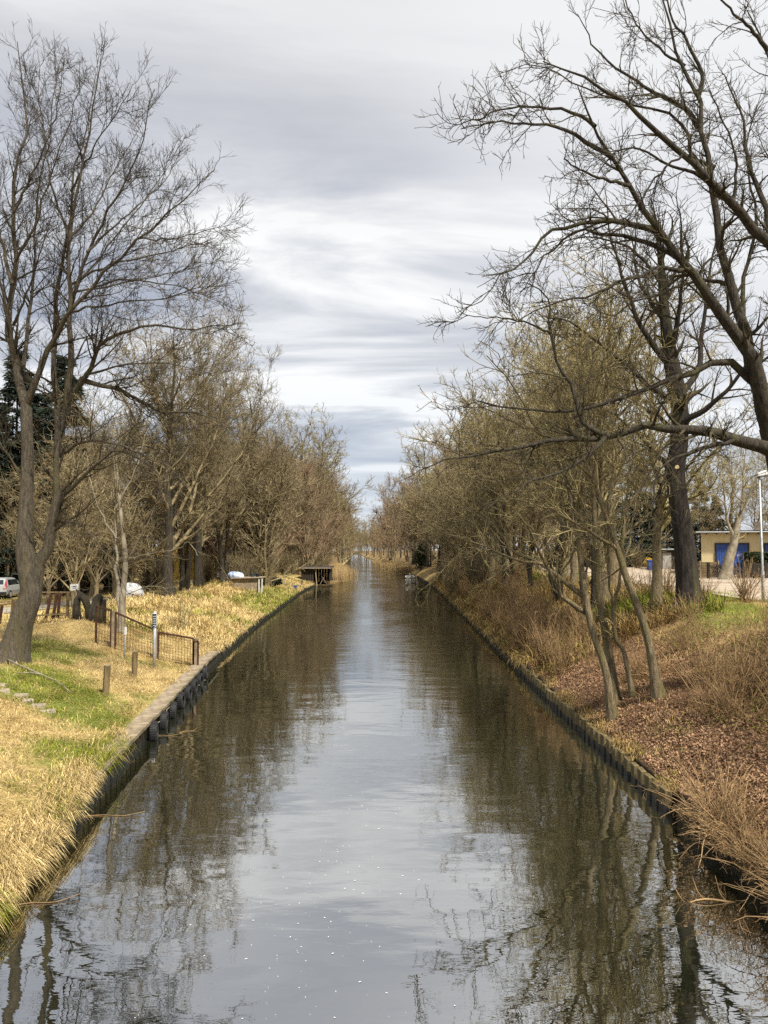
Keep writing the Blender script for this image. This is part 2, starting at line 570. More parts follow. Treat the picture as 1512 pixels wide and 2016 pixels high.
def water_material():
    m = bpy.data.materials.new('water')
    m.use_nodes = True
    t = m.node_tree
    N, L = t.nodes, t.links
    b = N['Principled BSDF']
    b.inputs['Base Color'].default_value = (0.012, 0.014, 0.007, 1)
    b.inputs['Roughness'].default_value = 0.0
    b.inputs['IOR'].default_value = 7.0
    co = N.new('ShaderNodeTexCoord')

    def noise(scale, stretch, detail, rough=0.5, dist=0.0):
        mp = N.new('ShaderNodeMapping')
        mp.inputs['Scale'].default_value = stretch
        L.new(co.outputs['Object'], mp.inputs[0])
        n = N.new('ShaderNodeTexNoise')
        n.inputs['Scale'].default_value = scale
        n.inputs['Detail'].default_value = detail
        n.inputs['Roughness'].default_value = rough
        n.inputs['Distortion'].default_value = dist
        L.new(mp.outputs[0], n.inputs['Vector'])
        return n.outputs[0]

    def mth(op, a, c):
        n = N.new('ShaderNodeMath')
        n.operation = op
        for i, v_ in enumerate((a, c)):
            if isinstance(v_, (int, float)):
                n.inputs[i].default_value = v_
            else:
                L.new(v_, n.inputs[i])
        return n.outputs[0]

    def mapr(f, a, c, d, e):
        n = N.new('ShaderNodeMapRange')
        n.interpolation_type = 'SMOOTHSTEP'
        for i, v_ in enumerate((a, c, d, e)):
            n.inputs[i + 1].default_value = v_
        L.new(f, n.inputs[0])
        return n.outputs[0]
    swell = noise(0.55, (0.8, 1.5, 1), 2.0)
    ripple = noise(3.2, (0.55, 1.5, 1), 3.0, 0.55, 0.2)
    fine = noise(11.0, (0.5, 1.4, 1), 2.0)
    patch = noise(0.085, (1.0, 0.55, 1), 2.0, 0.5)
    breeze = mapr(patch, 0.46, 0.62, 0.10, 0.9)
    # open reach further along is ruffled by the breeze
    sepn = N.new('ShaderNodeSeparateXYZ')
    L.new(co.outputs['Object'], sepn.inputs[0])
    reach = mth('MULTIPLY', mapr(sepn.outputs[1], 32, 46, 0.0, 1.0), mapr(noise(0.16, (1, 0.5, 1), 3.0, 0.6), 0.40, 0.56, 0.15, 1.0))
    amp = mth('ADD', mth('MULTIPLY', breeze, 0.40), mth('MULTIPLY', reach, 1.3))
    hgt = mth('ADD', mth('MULTIPLY', swell, 0.60), mth('MULTIPLY', mth('ADD', mth('MULTIPLY', ripple, 0.34), mth('MULTIPLY', fine, 0.045)), amp))
    hgt = mth('ADD', hgt, mth('MULTIPLY', ripple, 0.035))
    bp = N.new('ShaderNodeBump')
    bp.inputs['Strength'].default_value = 0.55
    bp.inputs['Distance'].default_value = 0.045
    L.new(hgt, bp.inputs['Height'])
    L.new(bp.outputs[0], b.inputs['Normal'])
    return m


M['water'] = water_material()

# ------------------------------------------------------------------ ground, water, roads
rng = np.random.default_rng(7)
ROWS = np.concatenate([np.arange(-40, 8, 4.0), np.arange(8, 44, 0.3), np.arange(44, 110, 0.9), np.arange(110, 300, 6.0), np.arange(300, 1000, 50.0), [1000, 1100, 1400, 2200, 4000]])
S_L = np.concatenate([[3000, 1200, 500, 200, 120, 80, 60, 45, 36, 30, 26, 23], np.arange(20, 8, -0.9), np.arange(8, 0.3, -0.3), [0.30, 0.12]])
S_R = np.concatenate([[0.10, 0.25], np.arange(0.35, 9, 0.3), np.arange(9.2, 22, 0.9), [23, 26, 30, 36, 45, 60, 80, 120, 200, 500, 1200, 3000]])

STRAW = np.array([0.60, 0.46, 0.20])
STRAW2 = np.array([0.44, 0.31, 0.115])
GREEN = np.array([0.20, 0.235, 0.03])
GREEN2 = np.array([0.10, 0.15, 0.022])
SOIL = np.array([0.16, 0.105, 0.058])
LEAF = np.array([0.27, 0.155, 0.085])


def green_mask(x, y):
    """0 straw .. 1 green, both banks"""
    x = np.asarray(x, float)
    y = np.asarray(y, float)
    n = 0.55 * vnoise(x / 2.3, y / 2.3, 11) + 0.3 * vnoise(x / 0.9, y / 0.9, 12) + 0.15 * vnoise(x / 0.35, y / 0.35, 13)
    g = np.clip((n - 0.56) / 0.12, 0, 1) * np.where(x < 0, 0.75, np.where(x - XR(y) > 3.0, 0.75, 0.15))

    def blob(cx, cy, rx, ry, k=1.0):
        e = ((x - cx) / rx) ** 2 + ((y - cy) / ry) ** 2
        return k * np.clip(1.5 - e + (n - 0.5) * 1.6, 0, 1)
    for (px, py, rx, ry, k) in GREEN_SPOTS:
        c = on_level(px, py, 1.1 if px < 756 else 2.7)
        g = np.maximum(g, blob(c[0], c[1], rx, ry, k))
    return np.clip(g * (0.55 + 0.6 * vnoise(x / 0.3, y / 0.3, 15)), 0, 0.85)


GREEN_SPOTS = [(60, 1345, 1.9, 2.2, 1.0), (100, 1360, 2.0, 1.4, 1.0), (180, 1380, 1.7, 0.9, 0.95), (215, 1430, 1.7, 0.9, 0.95), (120, 1232, 1.0, 1.3, 1.0),
               (40, 1670, 0.7, 0.5, 0.9), (75, 1690, 0.5, 0.4, 0.8), (280, 1425, 0.8, 2.0, 0.8), (30, 1300, 1.5, 3.0, 0.8), (340, 1345, 0.7, 3.0, 0.55),
               (1330, 1192, 2.8, 2.4, 1.2), (1410, 1192, 2.6, 2.4, 1.2), (1490, 1260, 1.4, 2.0, 1.2), (1450, 1215, 1.6, 1.6, 1.0), (1420, 1225, 2.2, 1.6, 0.75), (1500, 1300, 1.2, 1.0, 0.9), (1400, 1290, 1.4, 1.2, 0.6), (545, 1168, 3.0, 14.0, 0.85)]


def ground_colour(x, y):
    x = np.asarray(x, float)
    y = np.asarray(y, float)
    sl, sr = XL(y) - x, x - XR(y)
    left = sl > sr
    g = green_mask(x, y)[..., None]
    n = (0.6 * vnoise(x / 1.5, y / 1.5, 21) + 0.4 * vnoise(x / 0.4, y / 0.4, 22))[..., None]
    straw = STRAW2 * (1 - n) + STRAW * n
    lc = straw * (1 - g) * 0.8 + GREEN2 * g
    edge = np.clip((sr - 3.4 + (n[..., 0] - 0.5) * 3.0) / 1.2, 0, 1)[..., None]
    near = np.clip((y - 30) / 6, 0, 1)[..., None]
    rc0 = SOIL * (1 - n) + LEAF * n
    rc0 = rc0 * (1 - near * 0.7) + straw * 0.7 * near * 0.7
    rc = rc0 * (1 - edge) + (straw * 0.75 * (1 - g) + GREEN2 * g) * edge
    c = np.where(left[..., None], lc, rc)
    far = np.maximum(np.clip((np.maximum(sl, sr) - 14) / 10, 0, 1), np.clip((y - 105) / 25, 0, 1) * np.clip((np.maximum(sl, sr) - 1.2) / 1.5, 0, 1))[..., None]
    c = c * (1 - far) + (SOIL * 0.75 + STRAW2 * 0.2) * far
    return c


def build_ground():
    V, C = [], []
    ncol = len(S_L) + 5 + len(S_R)
    for y in ROWS:
        xl, xr = float(XL(y)), float(XR(y))
        xs = np.concatenate([xl - S_L, [xl - 0.1, xl * 0.5 + xr * 0.5 - 1, (xl + xr) / 2, (xl + xr) / 2 + 1, xr + 0.05], xr + S_R])
        z = H(xs, np.full_like(xs, y))
        a = len(S_L)
        z[a:a + 5] = -1.3 if y < 1000 else 1.2
        if y < 1000:
            z[a - 1] = H(xl - 0.12, y)
        col = ground_colour(xs, np.full_like(xs, y))
        col[a - 1:a + 5] = (0.03, 0.028, 0.02)
        if y < 15.2:
            col[a + 5] = (0.035, 0.03, 0.02)  # bank face coloured dark to read as a shaded hollow
        V.append(np.stack([xs, np.full_like(xs, y), z], 1))
        C.append(np.concatenate([col, np.ones((ncol, 1))], 1))
    V = np.concatenate(V)
    C = np.concatenate(C)
    i = np.arange(len(ROWS) - 1)[:, None] * ncol
    j = np.arange(ncol - 1)[None]
    q = np.stack([i + j, i + j + 1, i + ncol + j + 1, i + ncol + j], -1).reshape(-1, 4)
    o = mesh_np('ground', V, [q], M['ground'], smooth=True, attrs={'Col': ('FLOAT_COLOR', C)})
    tag(o, 'grassy ground rising in low banks on both sides of the canal', 'ground', kind='structure')


def strip(name, ys, xa, xb, z, material, label, cat, ncross=6):
    V, n = [], ncross
    for y, a, b in zip(ys, xa, xb):
        xs = np.linspace(a, b, n)
        zz = np.full(n, z) if isinstance(z, (int, float)) else z(xs, np.full(n, y))
        V.append(np.stack([xs, np.full(n, y), zz], 1))
    V = np.concatenate(V)
    i = np.arange(len(ys) - 1)[:, None] * n
    j = np.arange(n - 1)[None]
    q = np.stack([i + j, i + j + 1, i + n + j + 1, i + n + j], -1).reshape(-1, 4)
    o = mesh_np(name, V, [q], material, smooth=True)
    tag(o, label, cat, kind='structure')
    return o


build_ground()
wy = np.concatenate([np.arange(-40, 120, 4.0), np.arange(120, 1000, 20.0)])
strip('canal_water', wy, XL(wy) - 0.09, XR(wy) + 0.04, 0.0, M['water'], 'dark still canal water mirroring the bare trees and grey sky', 'water', 3)
ry_ = np.arange(26, 130, 1.5)
jit = (vnoise(ry_ / 3, ry_ * 0, 31) - 0.5) * 1.0
strip('gravel_road', ry_, np.interp(ry_, [26, 30, 40, 60, 130], [16.5, 15.2, 12.3, 13.5, 17.0]) + jit, np.interp(ry_, [26, 55, 90, 130], [27.0, 27.2, 31.0, 33.0]) - jit,
      lambda x, y: H(x, y) + 0.03, M['gravel'], 'pale sandy gravel road beside the street lamp and yellow house', 'road', 24)
ty = np.arange(30, 140, 1.5)
jit = (vnoise(ty / 3, ty * 0, 33) - 0.5) * 0.7
tx = np.interp(ty, [30, 40, 50, 57, 70, 90, 140], [-24, -22.5, -20.5, -18.2, -18.5, -20, -26])
strip('dirt_track', ty, tx - 1.9 + jit, tx + 1.5 - jit, lambda x, y: H(x, y) + 0.03, M['track'], 'worn dirt track passing behind the stumps and pale slender tree', 'track', 10)


# ------------------------------------------------------------------ grass and leaf litter
def scatter(n, y0, y1, s0, s1, side, power=1.0):
    """random places on a bank; power >1 crowds them towards y0"""
    y = y0 + (y1 - y0) * rng.random(n) ** power
    s = s0 + (s1 - s0) * rng.random(n)
    x = XL(y) - s if side == 'L' else XR(y) + s
    return x, y


def blades(name, x, y, length, width, lay, colfun, label, dz=0.0, flow_scale=1.4, hang=False, parent=None):
    n = len(x)
    z = H(x, y) + dz
    fl = vnoise(x / flow_scale, y / flow_scale, 41) * 4 * math.pi + rng.normal(0, 1.05, n)
    el = np.clip(rng.normal(lay[0], lay[1], n), 0.05, 1.5)
    ln = length[0] + (length[1] - length[0]) * rng.random(n) ** 1.6 * (0.45 + 1.0 * vnoise(x / 0.55, y / 0.55, 43))
    w = width * (0.6 + 0.8 * rng.random(n))
    d = np.stack([np.cos(fl) * np.cos(el), np.sin(fl) * np.cos(el), np.sin(el)], 1)
    if hang:
        d[:, 0] = np.abs(d[:, 0]) * hang
    side = np.stack([-np.sin(fl), np.cos(fl), np.zeros(n)], 1)
    b = np.stack([x, y, z], 1)
    mid = b + d * (ln * 0.55)[:, None]
    d2 = d.copy()
    d2[:, 2] -= 0.35 + 0.5 * rng.random(n)
    if hang:
        d2[:, 2] -= 0.7
    d2 /= np.linalg.norm(d2, axis=1, keepdims=True)
    tip = mid + d2 * (ln * 0.45)[:, None]
    V = np.stack([b, mid - side * w[:, None] / 2, mid + side * w[:, None] / 2, tip], 1).reshape(-1, 3)
    k = np.arange(n)[:, None] * 4
    tri = np.concatenate([k + np.array([[0, 2, 1]]), k + np.array([[1, 2, 3]])])
    c = colfun(x, y) * (0.55 + 0.85 * rng.random((n, 1)) ** 1.3)
    C = np.concatenate([np.repeat(c, 4, 0), np.ones((4 * n, 1))], 1)
    o = mesh_np(name, V, [tri], M['grass'], parent=parent, attrs={'Col': ('FLOAT_COLOR', C)})
    if label:
        tag(o, label, 'grass', kind='stuff')
    return o


def left_cols(x, y):
    g = green_mask(x, y)
    pick = (rng.random(len(x)) < g)[:, None]
    t = rng.random((len(x), 1))
    return np.where(pick, GREEN * (1 - t * 0.4) + np.array([0.16, 0.15, 0.0]) * t * 0.6, STRAW * t + STRAW2 * (1 - t) + 0.06 * t)


def right_cols(x, y):
    g = np.clip(green_mask(x, y) * 1.15, 0, 0.92)
    pick = (rng.random(len(x)) < g)[:, None]
    t = rng.random((len(x), 1))
    return np.where(pick, GREEN * (1 - t * 0.3) + np.array([0.12, 0.12, 0.0]) * t * 0.5, STRAW2 * 1.05 * t + np.array([0.22, 0.15, 0.06]) * (1 - t))


x, y = scatter(310000, 8.5, 36, 0.1, 8.5, 'L', 1.35)
keep = (vnoise(x / 0.7, y / 0.7, 51) + 0.35 * rng.random(len(x)) > 0.30) & ((XL(y) - x > 0.40) | (y < 15.4))
blades('dry_grass', x[keep], y[keep], (0.08, 0.30), 0.0095, (0.40, 0.38), left_cols, 'matted straw coloured grass with green patches around the wooden posts')
x, y = scatter(60000, 36, 105, 0.3, 10, 'L', 1.4)
blades('tall_dry_grass', x, y, (0.3, 0.65), 0.032, (0.75, 0.3), left_cols, 'long dry grass on the bank between the mesh fence and boathouse')
x, y = scatter(62000, 8.5, 36, -0.10, 0.55, 'L', 2.0)
keep = (y < 15.2) | ((y < 19) & (rng.random(len(y)) < (19 - y) / 5)) | ((vnoise(y / 1.1, y * 0, 61) > 0.66) & (rng.random(len(y)) < 0.5) & (XL(y) - x > 0.25))
blades('edge_grass', x[keep], y[keep], (0.2, 0.62), 0.010, (0.45, 0.4), left_cols, 'dry grass hanging over the coped wall edge to the water', hang=0.9)
x, y = scatter(9000, 36, 105, 0.0, 0.5, 'L', 1.2)
blades('edge_grass', x, y, (0.3, 0.6), 0.03, (0.5, 0.3), left_cols, 'dry grass tufts along the top of the far timber piling', hang=0.6)
x, y = scatter(95000, 9, 62, 0.4, 9.5, 'R', 1.3)
gm = rng.random(len(x)) < np.maximum(np.clip(1.6 * vnoise(x / 1.3, y / 1.3, 77) - 0.55, 0, 0.5), np.clip((x - XR(y) - 1.4 + 2.2 * (vnoise(x / 1.1, y / 1.1, 74) - 0.5)) / 2.4, 0.12, 1))
blades('slope_grass', x[gm], y[gm], (0.12, 0.40), 0.014, (0.6, 0.3), right_cols, 'yellow green grass on the upper slope around the thick dark tree')
x, y = scatter(50000, 27, 110, 0.15, 6.5, 'R', 1.2)
blades('tall_dry_grass', x, y, (0.35, 0.9), 0.028, (1.05, 0.25), lambda a, b: right_cols(a, b) * 0.9, 'tan dead grass and stalks below the brown thicket')
x, y = scatter(9000, 31, 110, -0.05, 0.35, 'R', 1.2)
blades('edge_grass', x, y, (0.3, 0.7), 0.022, (0.5, 0.4), lambda a, b: right_cols(a, b), 'dead grass hanging over the rotten timber edging', hang=-0.7)
x, y = scatter(5000, 14.5, 31, 0.0, 0.4, 'R', 1.1)
keep = vnoise(y / 0.8, y * 0, 63) > 0.45
blades('edge_grass', x[keep], y[keep], (0.15, 0.45), 0.011, (0.5, 0.4), lambda a, b: right_cols(a, b), 'dry stalks drooping over the mossy piles', hang=-0.8)
# grass around the road, the track and the garden beyond
x, y = scatter(30000, 28, 100, 8, 32, 'L', 1.2)
keep = np.abs(x - np.interp(y, ty, tx) + 0.2) > 1.8
blades('verge_grass', x[keep], y[keep], (0.12, 0.35), 0.035, (0.8, 0.3), lambda a, b: left_cols(a, b) * 0.75, 'thin dull grass beside the dirt track and fence')


def leaf_litter(n):
    x, y = scatter(n, 9.5, 42, 0.12, 6.0, 'R', 1.5)
    s = x - XR(y)
    keep = rng.random(n) < np.clip(1.25 - s / 4.6, 0.08, 1) * np.clip((44 - y) / 12, 0, 1) * np.clip(0.15 + 1.5 * vnoise(x / 0.9, y / 0.9, 71) * (0.4 + vnoise(x / 0.25, y / 0.25, 72)), 0, 1)
    x, y = x[keep], y[keep]
    n = len(x)
    z = H(x, y) + 0.02 + 0.05 * rng.random(n)
    a = rng.random(n) * 2 * math.pi
    ti = rng.normal(0, 0.55, (n, 2))
    ln = 0.013 + 0.028 * rng.random(n) ** 1.5
    d = np.stack([np.cos(a), np.sin(a), ti[:, 0]], 1) * ln[:, None]
    e = np.stack([-np.sin(a), np.cos(a), ti[:, 1]], 1) * (ln * 0.6)[:, None]
    c = np.stack([x, y, z], 1)
    V = np.stack([c - d, c + e, c + d, c - e], 1)
    V[:, 1, 2] += 0.012
    V[:, 3, 2] += 0.012
    k = np.arange(n)[:, None] * 4
    tri = np.concatenate([k + np.array([[0, 3, 1]]), k + np.array([[1, 3, 2]])])
    t = np.clip(rng.random((n, 1)) * 0.75 + 0.5 * (vnoise(x / 1.4, y / 1.4, 73)[:, None] - 0.3), 0, 1)
    col = np.array([0.11, 0.058, 0.034]) * (1 - t) + np.array([0.48, 0.30, 0.175]) * t
    C = np.concatenate([np.repeat(col, 4, 0), np.ones((4 * n, 1))], 1)
    o = mesh_np('leaf_litter', V.reshape(-1, 3), [tri], M['litter'], attrs={'Col': ('FLOAT_COLOR', C)})
    tag(o, 'fallen brown leaves covering the slope above the mossy piles', 'leaves', kind='stuff')


leaf_litter(240000)


# ------------------------------------------------------------------ bare trees
def smooth_poly(P, n):
    """Catmull-Rom resample to n points evenly along the line"""
    P = np.asarray(P, float)
    Q = np.concatenate([[2 * P[0] - P[1]], P, [2 * P[-1] - P[-2]]])
    out = []
    for i in range(1, len(Q) - 2):
        t = np.linspace(0, 1, 12, endpoint=False)[:, None]
        a, b, c, d = Q[i - 1], Q[i], Q[i + 1], Q[i + 2]
        out.append(0.5 * (2 * b + (c - a) * t + (2 * a - 5 * b + 4 * c - d) * t ** 2 + (3 * b - a - 3 * c + d) * t ** 3))
    out = np.concatenate(out + [P[-1:]])
    L_ = np.concatenate([[0], np.cumsum(np.linalg.norm(np.diff(out, axis=0), axis=1))])
    s = np.linspace(0, L_[-1], n)
    return np.stack([np.interp(s, L_, out[:, k]) for k in range(3)], 1)


def grow(P, Rr, g, dens, t0, ang, length, m, wig, trop, rr, rmin, shrink=0.5, t1=1.0, out_bias=0.0, flat=0.0):
    """children along parents; all arrays. Returns P2 [M,m,3], R2 [M,m]"""
    N, n, _ = P.shape
    seg = np.linalg.norm(np.diff(P, axis=1), axis=2).sum(1)
    cnt = np.maximum(0, np.floor(seg * (t1 - t0) * dens + g.random(N))).astype(int)
    idx = np.repeat(np.arange(N), cnt)
    Mn = len(idx)
    if Mn == 0:
        return np.zeros((0, m, 3)), np.zeros((0, m))
    t = t0 + (t1 - t0) * g.random(Mn)
    f = t * (n - 1)
    i0 = np.minimum(f.astype(int), n - 2)
    fr = (f - i0)[:, None]
    p = P[idx, i0] * (1 - fr) + P[idx, i0 + 1] * fr
    T = P[idx, i0 + 1] - P[idx, i0]
    T /= np.linalg.norm(T, axis=1, keepdims=True) + 1e-9
    rp = Rr[idx, i0] * (1 - fr[:, 0]) + Rr[idx, i0 + 1] * fr[:, 0]
    v_ = g.normal(size=(Mn, 3))
    v_[:, 2] *= (1 - flat)
    v_[:, 2] += out_bias
    v_ -= T * (v_ * T).sum(1, keepdims=True)
    v_ /= np.linalg.norm(v_, axis=1, keepdims=True) + 1e-9
    th = ang[0] + (ang[1] - ang[0]) * g.random(Mn)
    d = np.cos(th)[:, None] * T + np.sin(th)[:, None] * v_
    ln = (length[0] + (length[1] - length[0]) * g.random(Mn)) * (1 - shrink * t)
    out = np.empty((Mn, m, 3))
    out[:, 0] = p
    for k in range(1, m):
        d = d + g.normal(0, wig, (Mn, 3))
        d[:, 2] += trop
        d /= np.linalg.norm(d, axis=1, keepdims=True) + 1e-9
        out[:, k] = out[:, k - 1] + d * (ln / (m - 1))[:, None]
    r0 = np.maximum(np.minimum(rp * rr, rp * 0.9), rmin)
    tap = np.linspace(1, 0, m)[None]
    R2 = np.maximum(r0[:, None] * tap, rmin * (0.6 + 0.4 * tap))
    return out, R2


def join_tubes(parts):
    V, F, n = [], [], 0
    for P, Rr, s in parts:
        if len(P) == 0:
            continue
        v_, q = tubes(P, Rr, s)
        V.append(v_)
        F.append(q + n)
        n += len(v_)
    return np.concatenate(V), np.concatenate(F)


def flare(P, Rr, amt=0.65, h=0.9):
    """root flare on a trunk's lower end"""
    z = P[:, 2] - P[0, 2]
    return Rr * (1 + amt * np.exp(-(z / h) ** 1.2 * 2.2))


def add_crown(root, guides, radii, levels, g, twig_mat, start=0):
    """guides: list of [n,3] local; grows the levels on them and builds one crown mesh"""
    P, Rr = np.stack(guides), np.stack(radii)
    parts = []
    for k, lv in enumerate(levels):
        lv = dict(lv)
        s = lv.pop('sides')
        extra = lv.pop('also', None)
        P2, R2 = grow(P, Rr, g, **lv)
        parts.append((P2, R2, s))
        P, Rr = P2, R2
    V, F = join_tubes(parts)
    return mesh_np('crown', V, [F], twig_mat, parent=root, smooth=True)


def guide_tree(name, base, trunk, trunk_r, limbs, levels, seed, bark, twig, label, group=None, limb_name='limb', cat='tree', trunk_grows=True, n=16):
    """trunk and limbs are world polylines traced along the real tree"""
    g = np.random.default_rng(seed)
    root = empty(name, base)
    b = np.asarray(base, float)
    tp = smooth_poly(np.asarray(trunk) - b, 26)
    tr = flare(tp, np.interp(np.linspace(0, 1, 26), np.linspace(0, 1, len(trunk_r)), trunk_r))
    V, q = tubes(tp[None], tr[None], 14)
    # uneven bark ridges
    nrm = V - np.repeat(tp, 14, 0)
    V = V + nrm * ((vnoise(np.tile(np.arange(14), 26) * 0.9, np.repeat(np.arange(26), 14) * 0.35, seed)[:, None] - 0.5) * 0.22)
    mesh_np('trunk', V, [q], bark, parent=root, smooth=True)
    G, GR = [], []
    for pts, r0, r1 in limbs:
        lp = smooth_poly(np.asarray(pts) - b, n)
        L_ = np.linalg.norm(np.diff(lp, axis=0), axis=1).sum()
        wob = g.normal(0, 0.012 * L_ ** 0.5, (n, 3))
        wob[0] = 0
        lp = lp + wob
        lr = np.maximum(r0 + (min(r1, 0.014) - r0) * np.linspace(0, 1, n) ** 0.6, 0.008)
        V, q = tubes(lp[None], lr[None], 9)
        mesh_np(limb_name, V, [q], bark, parent=root, smooth=True)
        G.append(lp)
        GR.append(lr)
    if trunk_grows:
        G.append(smooth_poly(tp[10:], n))
        GR.append(np.interp(np.linspace(0, 1, n), np.linspace(0, 1, 16), tr[10:]))
    add_crown(root, G, GR, levels, g, twig)
    tag(root, label, cat, group)
    return root


def traced(px, y0, y1, start=None):
    """photo line -> 3-D line whose distance runs from y0 to y1"""
    pts = []
    for i, (a, b) in enumerate(px):
        f = i / max(1, len(px) - 1)
        pts.append(at(a, b, y0 + (y1 - y0) * f))
    if start is not None:
        pts[0] = start
    return pts


def lv(dens, t0, a0, a1, l0, l1, m, wig, trop, rr, rmin, sides, **kw):
    return dict(dens=dens, t0=t0, ang=(R(a0), R(a1)), length=(l0, l1), m=m, wig=wig, trop=trop, rr=rr, rmin=rmin, sides=sides, **kw)


# ---- the tall forked tree leaning over the left bank
YB = 25.0
Lb = at(22, 1292, YB)
Lb[2] = float(H(Lb[0], YB)) - 0.05
trunkL = [Lb] + traced([(42, 1225), (62, 1165), (52, 1105), (50, 1036), (54, 917), (52, 838), (51, 790)], YB, YB)
A = lambda px, y1, r0, r1, y0=YB: (traced(px, y0, y1), r0 * 0.86, r1 * 0.8)
limbsL = [
    A([(66, 1160), (84, 1092), (100, 1050), (109, 977), (113, 898), (131, 818), (147, 771), (159, 747)], YB - 0.6, 0.33, 0.17),
    A([(51, 800), (40, 759), (28, 679), (20, 635), (30, 516), (24, 397), (32, 337), (52, 258), (44, 150), (34, 80)], YB + 1.0, 0.19, 0.02),
    A([(51, 800), (67, 759), (91, 695), (115, 652), (131, 619), (171, 571), (238, 504), (278, 464), (337, 417), (420, 330)], YB - 2.5, 0.15, 0.012),
    A([(113, 900), (111, 798), (109, 679), (111, 575), (131, 476), (139, 377), (147, 317), (175, 238), (185, 150)], YB + 1.5, 0.15, 0.015),
    A([(131, 818), (137, 750), (139, 698), (139, 615), (137, 476), (159, 357), (183, 238), (198, 119)], YB - 1.0, 0.16, 0.015),
    A([(139, 610), (147, 575), (171, 496), (206, 428), (246, 357), (278, 278), (305, 175)], YB - 2.0, 0.09, 0.012),
    A([(147, 771), (183, 715), (198, 675), (238, 655), (305, 641), (397, 648), (470, 640)], YB - 3.0, 0.12, 0.012),
    A([(159, 747), (222, 763), (270, 786), (317, 810), (397, 814), (476, 870)], YB - 2.0, 0.12, 0.012),
    A([(117, 895), (159, 870), (214, 870), (270, 893), (330, 917), (380, 980)], YB - 3.0, 0.085, 0.012),
    A([(113, 990), (159, 941), (190, 913), (222, 890), (254, 893), (301, 925), (340, 1000)], YB - 1.5, 0.10, 0.012),
    A([(106, 1028), (143, 1028), (178, 1052), (202, 1084), (232, 1114), (240, 1150)], YB - 2.0, 0.05, 0.010),
    A([(24, 560), (0, 470), (-40, 330), (-70, 200)], YB + 2.0, 0.09, 0.012),
    A([(30, 690), (10, 600), (-20, 480), (-60, 360)], YB - 1.5, 0.09, 0.012),
    A([(46, 720), (60, 600), (70, 480), (75, 380), (100, 250), (110, 130)], YB + 2.5, 0.09, 0.012),
    A([(24, 420), (70, 330), (110, 230), (125, 120)], YB - 1.0, 0.06, 0.010),
    A([(131, 476), (180, 420), (230, 330), (280, 240)], YB + 2.5, 0.06, 0.010),
    A([(139, 560), (220, 520), (320, 500), (420, 470)], YB - 4.0, 0.06, 0.010),
    A([(180, 565), (270, 550), (370, 570), (450, 600)], YB + 1.0, 0.05, 0.010),
    A([(50, 960), (20, 900), (-20, 850), (-60, 830)], YB - 1.0, 0.06, 0.010),
    A([(270, 470), (340, 470), (420, 450), (460, 440)], YB - 1.0, 0.04, 0.009),
    A([(171, 496), (230, 440), (300, 380), (365, 300)], YB + 1.0, 0.05, 0.009, YB - 1.0),
    A([(147, 575), (230, 560), (330, 540), (440, 510)], YB + 2.5, 0.05, 0.009),
    A([(139, 377), (180, 300), (230, 220), (262, 165)], YB - 2.0, 0.05, 0.009),
    A([(30, 516), (70, 440), (100, 340), (145, 220), (158, 115)], YB - 2.0, 0.06, 0.009),
    A([(133, 615), (210, 600), (310, 590), (400, 565), (450, 565)], YB - 3.5, 0.05, 0.009),
    A([(137, 476), (105, 380), (85, 250), (72, 105)], YB + 2.0, 0.06, 0.009),
    A([(150, 565), (200, 500), (262, 420), (330, 330), (368, 268)], YB + 2.5, 0.05, 0.009),
    A([(160, 745), (240, 720), (330, 715), (420, 740)], YB + 1.0, 0.06, 0.009),
    A([(26, 640), (60, 560), (85, 480), (110, 400)], YB - 2.5, 0.06, 0.009),
]
LEV_L = [lv(3.3, 0.12, 22, 52, 1.0, 2.9, 7, 0.13, 0.05, 0.45, 0.009, 4, shrink=0.66),
         lv(6.4, 0.1, 22, 55, 0.45, 1.25, 4, 0.15, 0.06, 0.6, 0.0065, 3),
         lv(7.5, 0.1, 25, 60, 0.16, 0.46, 3, 0.18, 0.12, 0.7, 0.005, 3)]
guide_tree('forked_tree', Lb, trunkL, [0.40, 0.37, 0.33, 0.25, 0.205, 0.185, 0.17], limbsL, LEV_L, 3, M['bark_grey'], M['twig_grey'],
           'tall bare grey tree with a forked leaning trunk by the old board fence', trunk_grows=False)

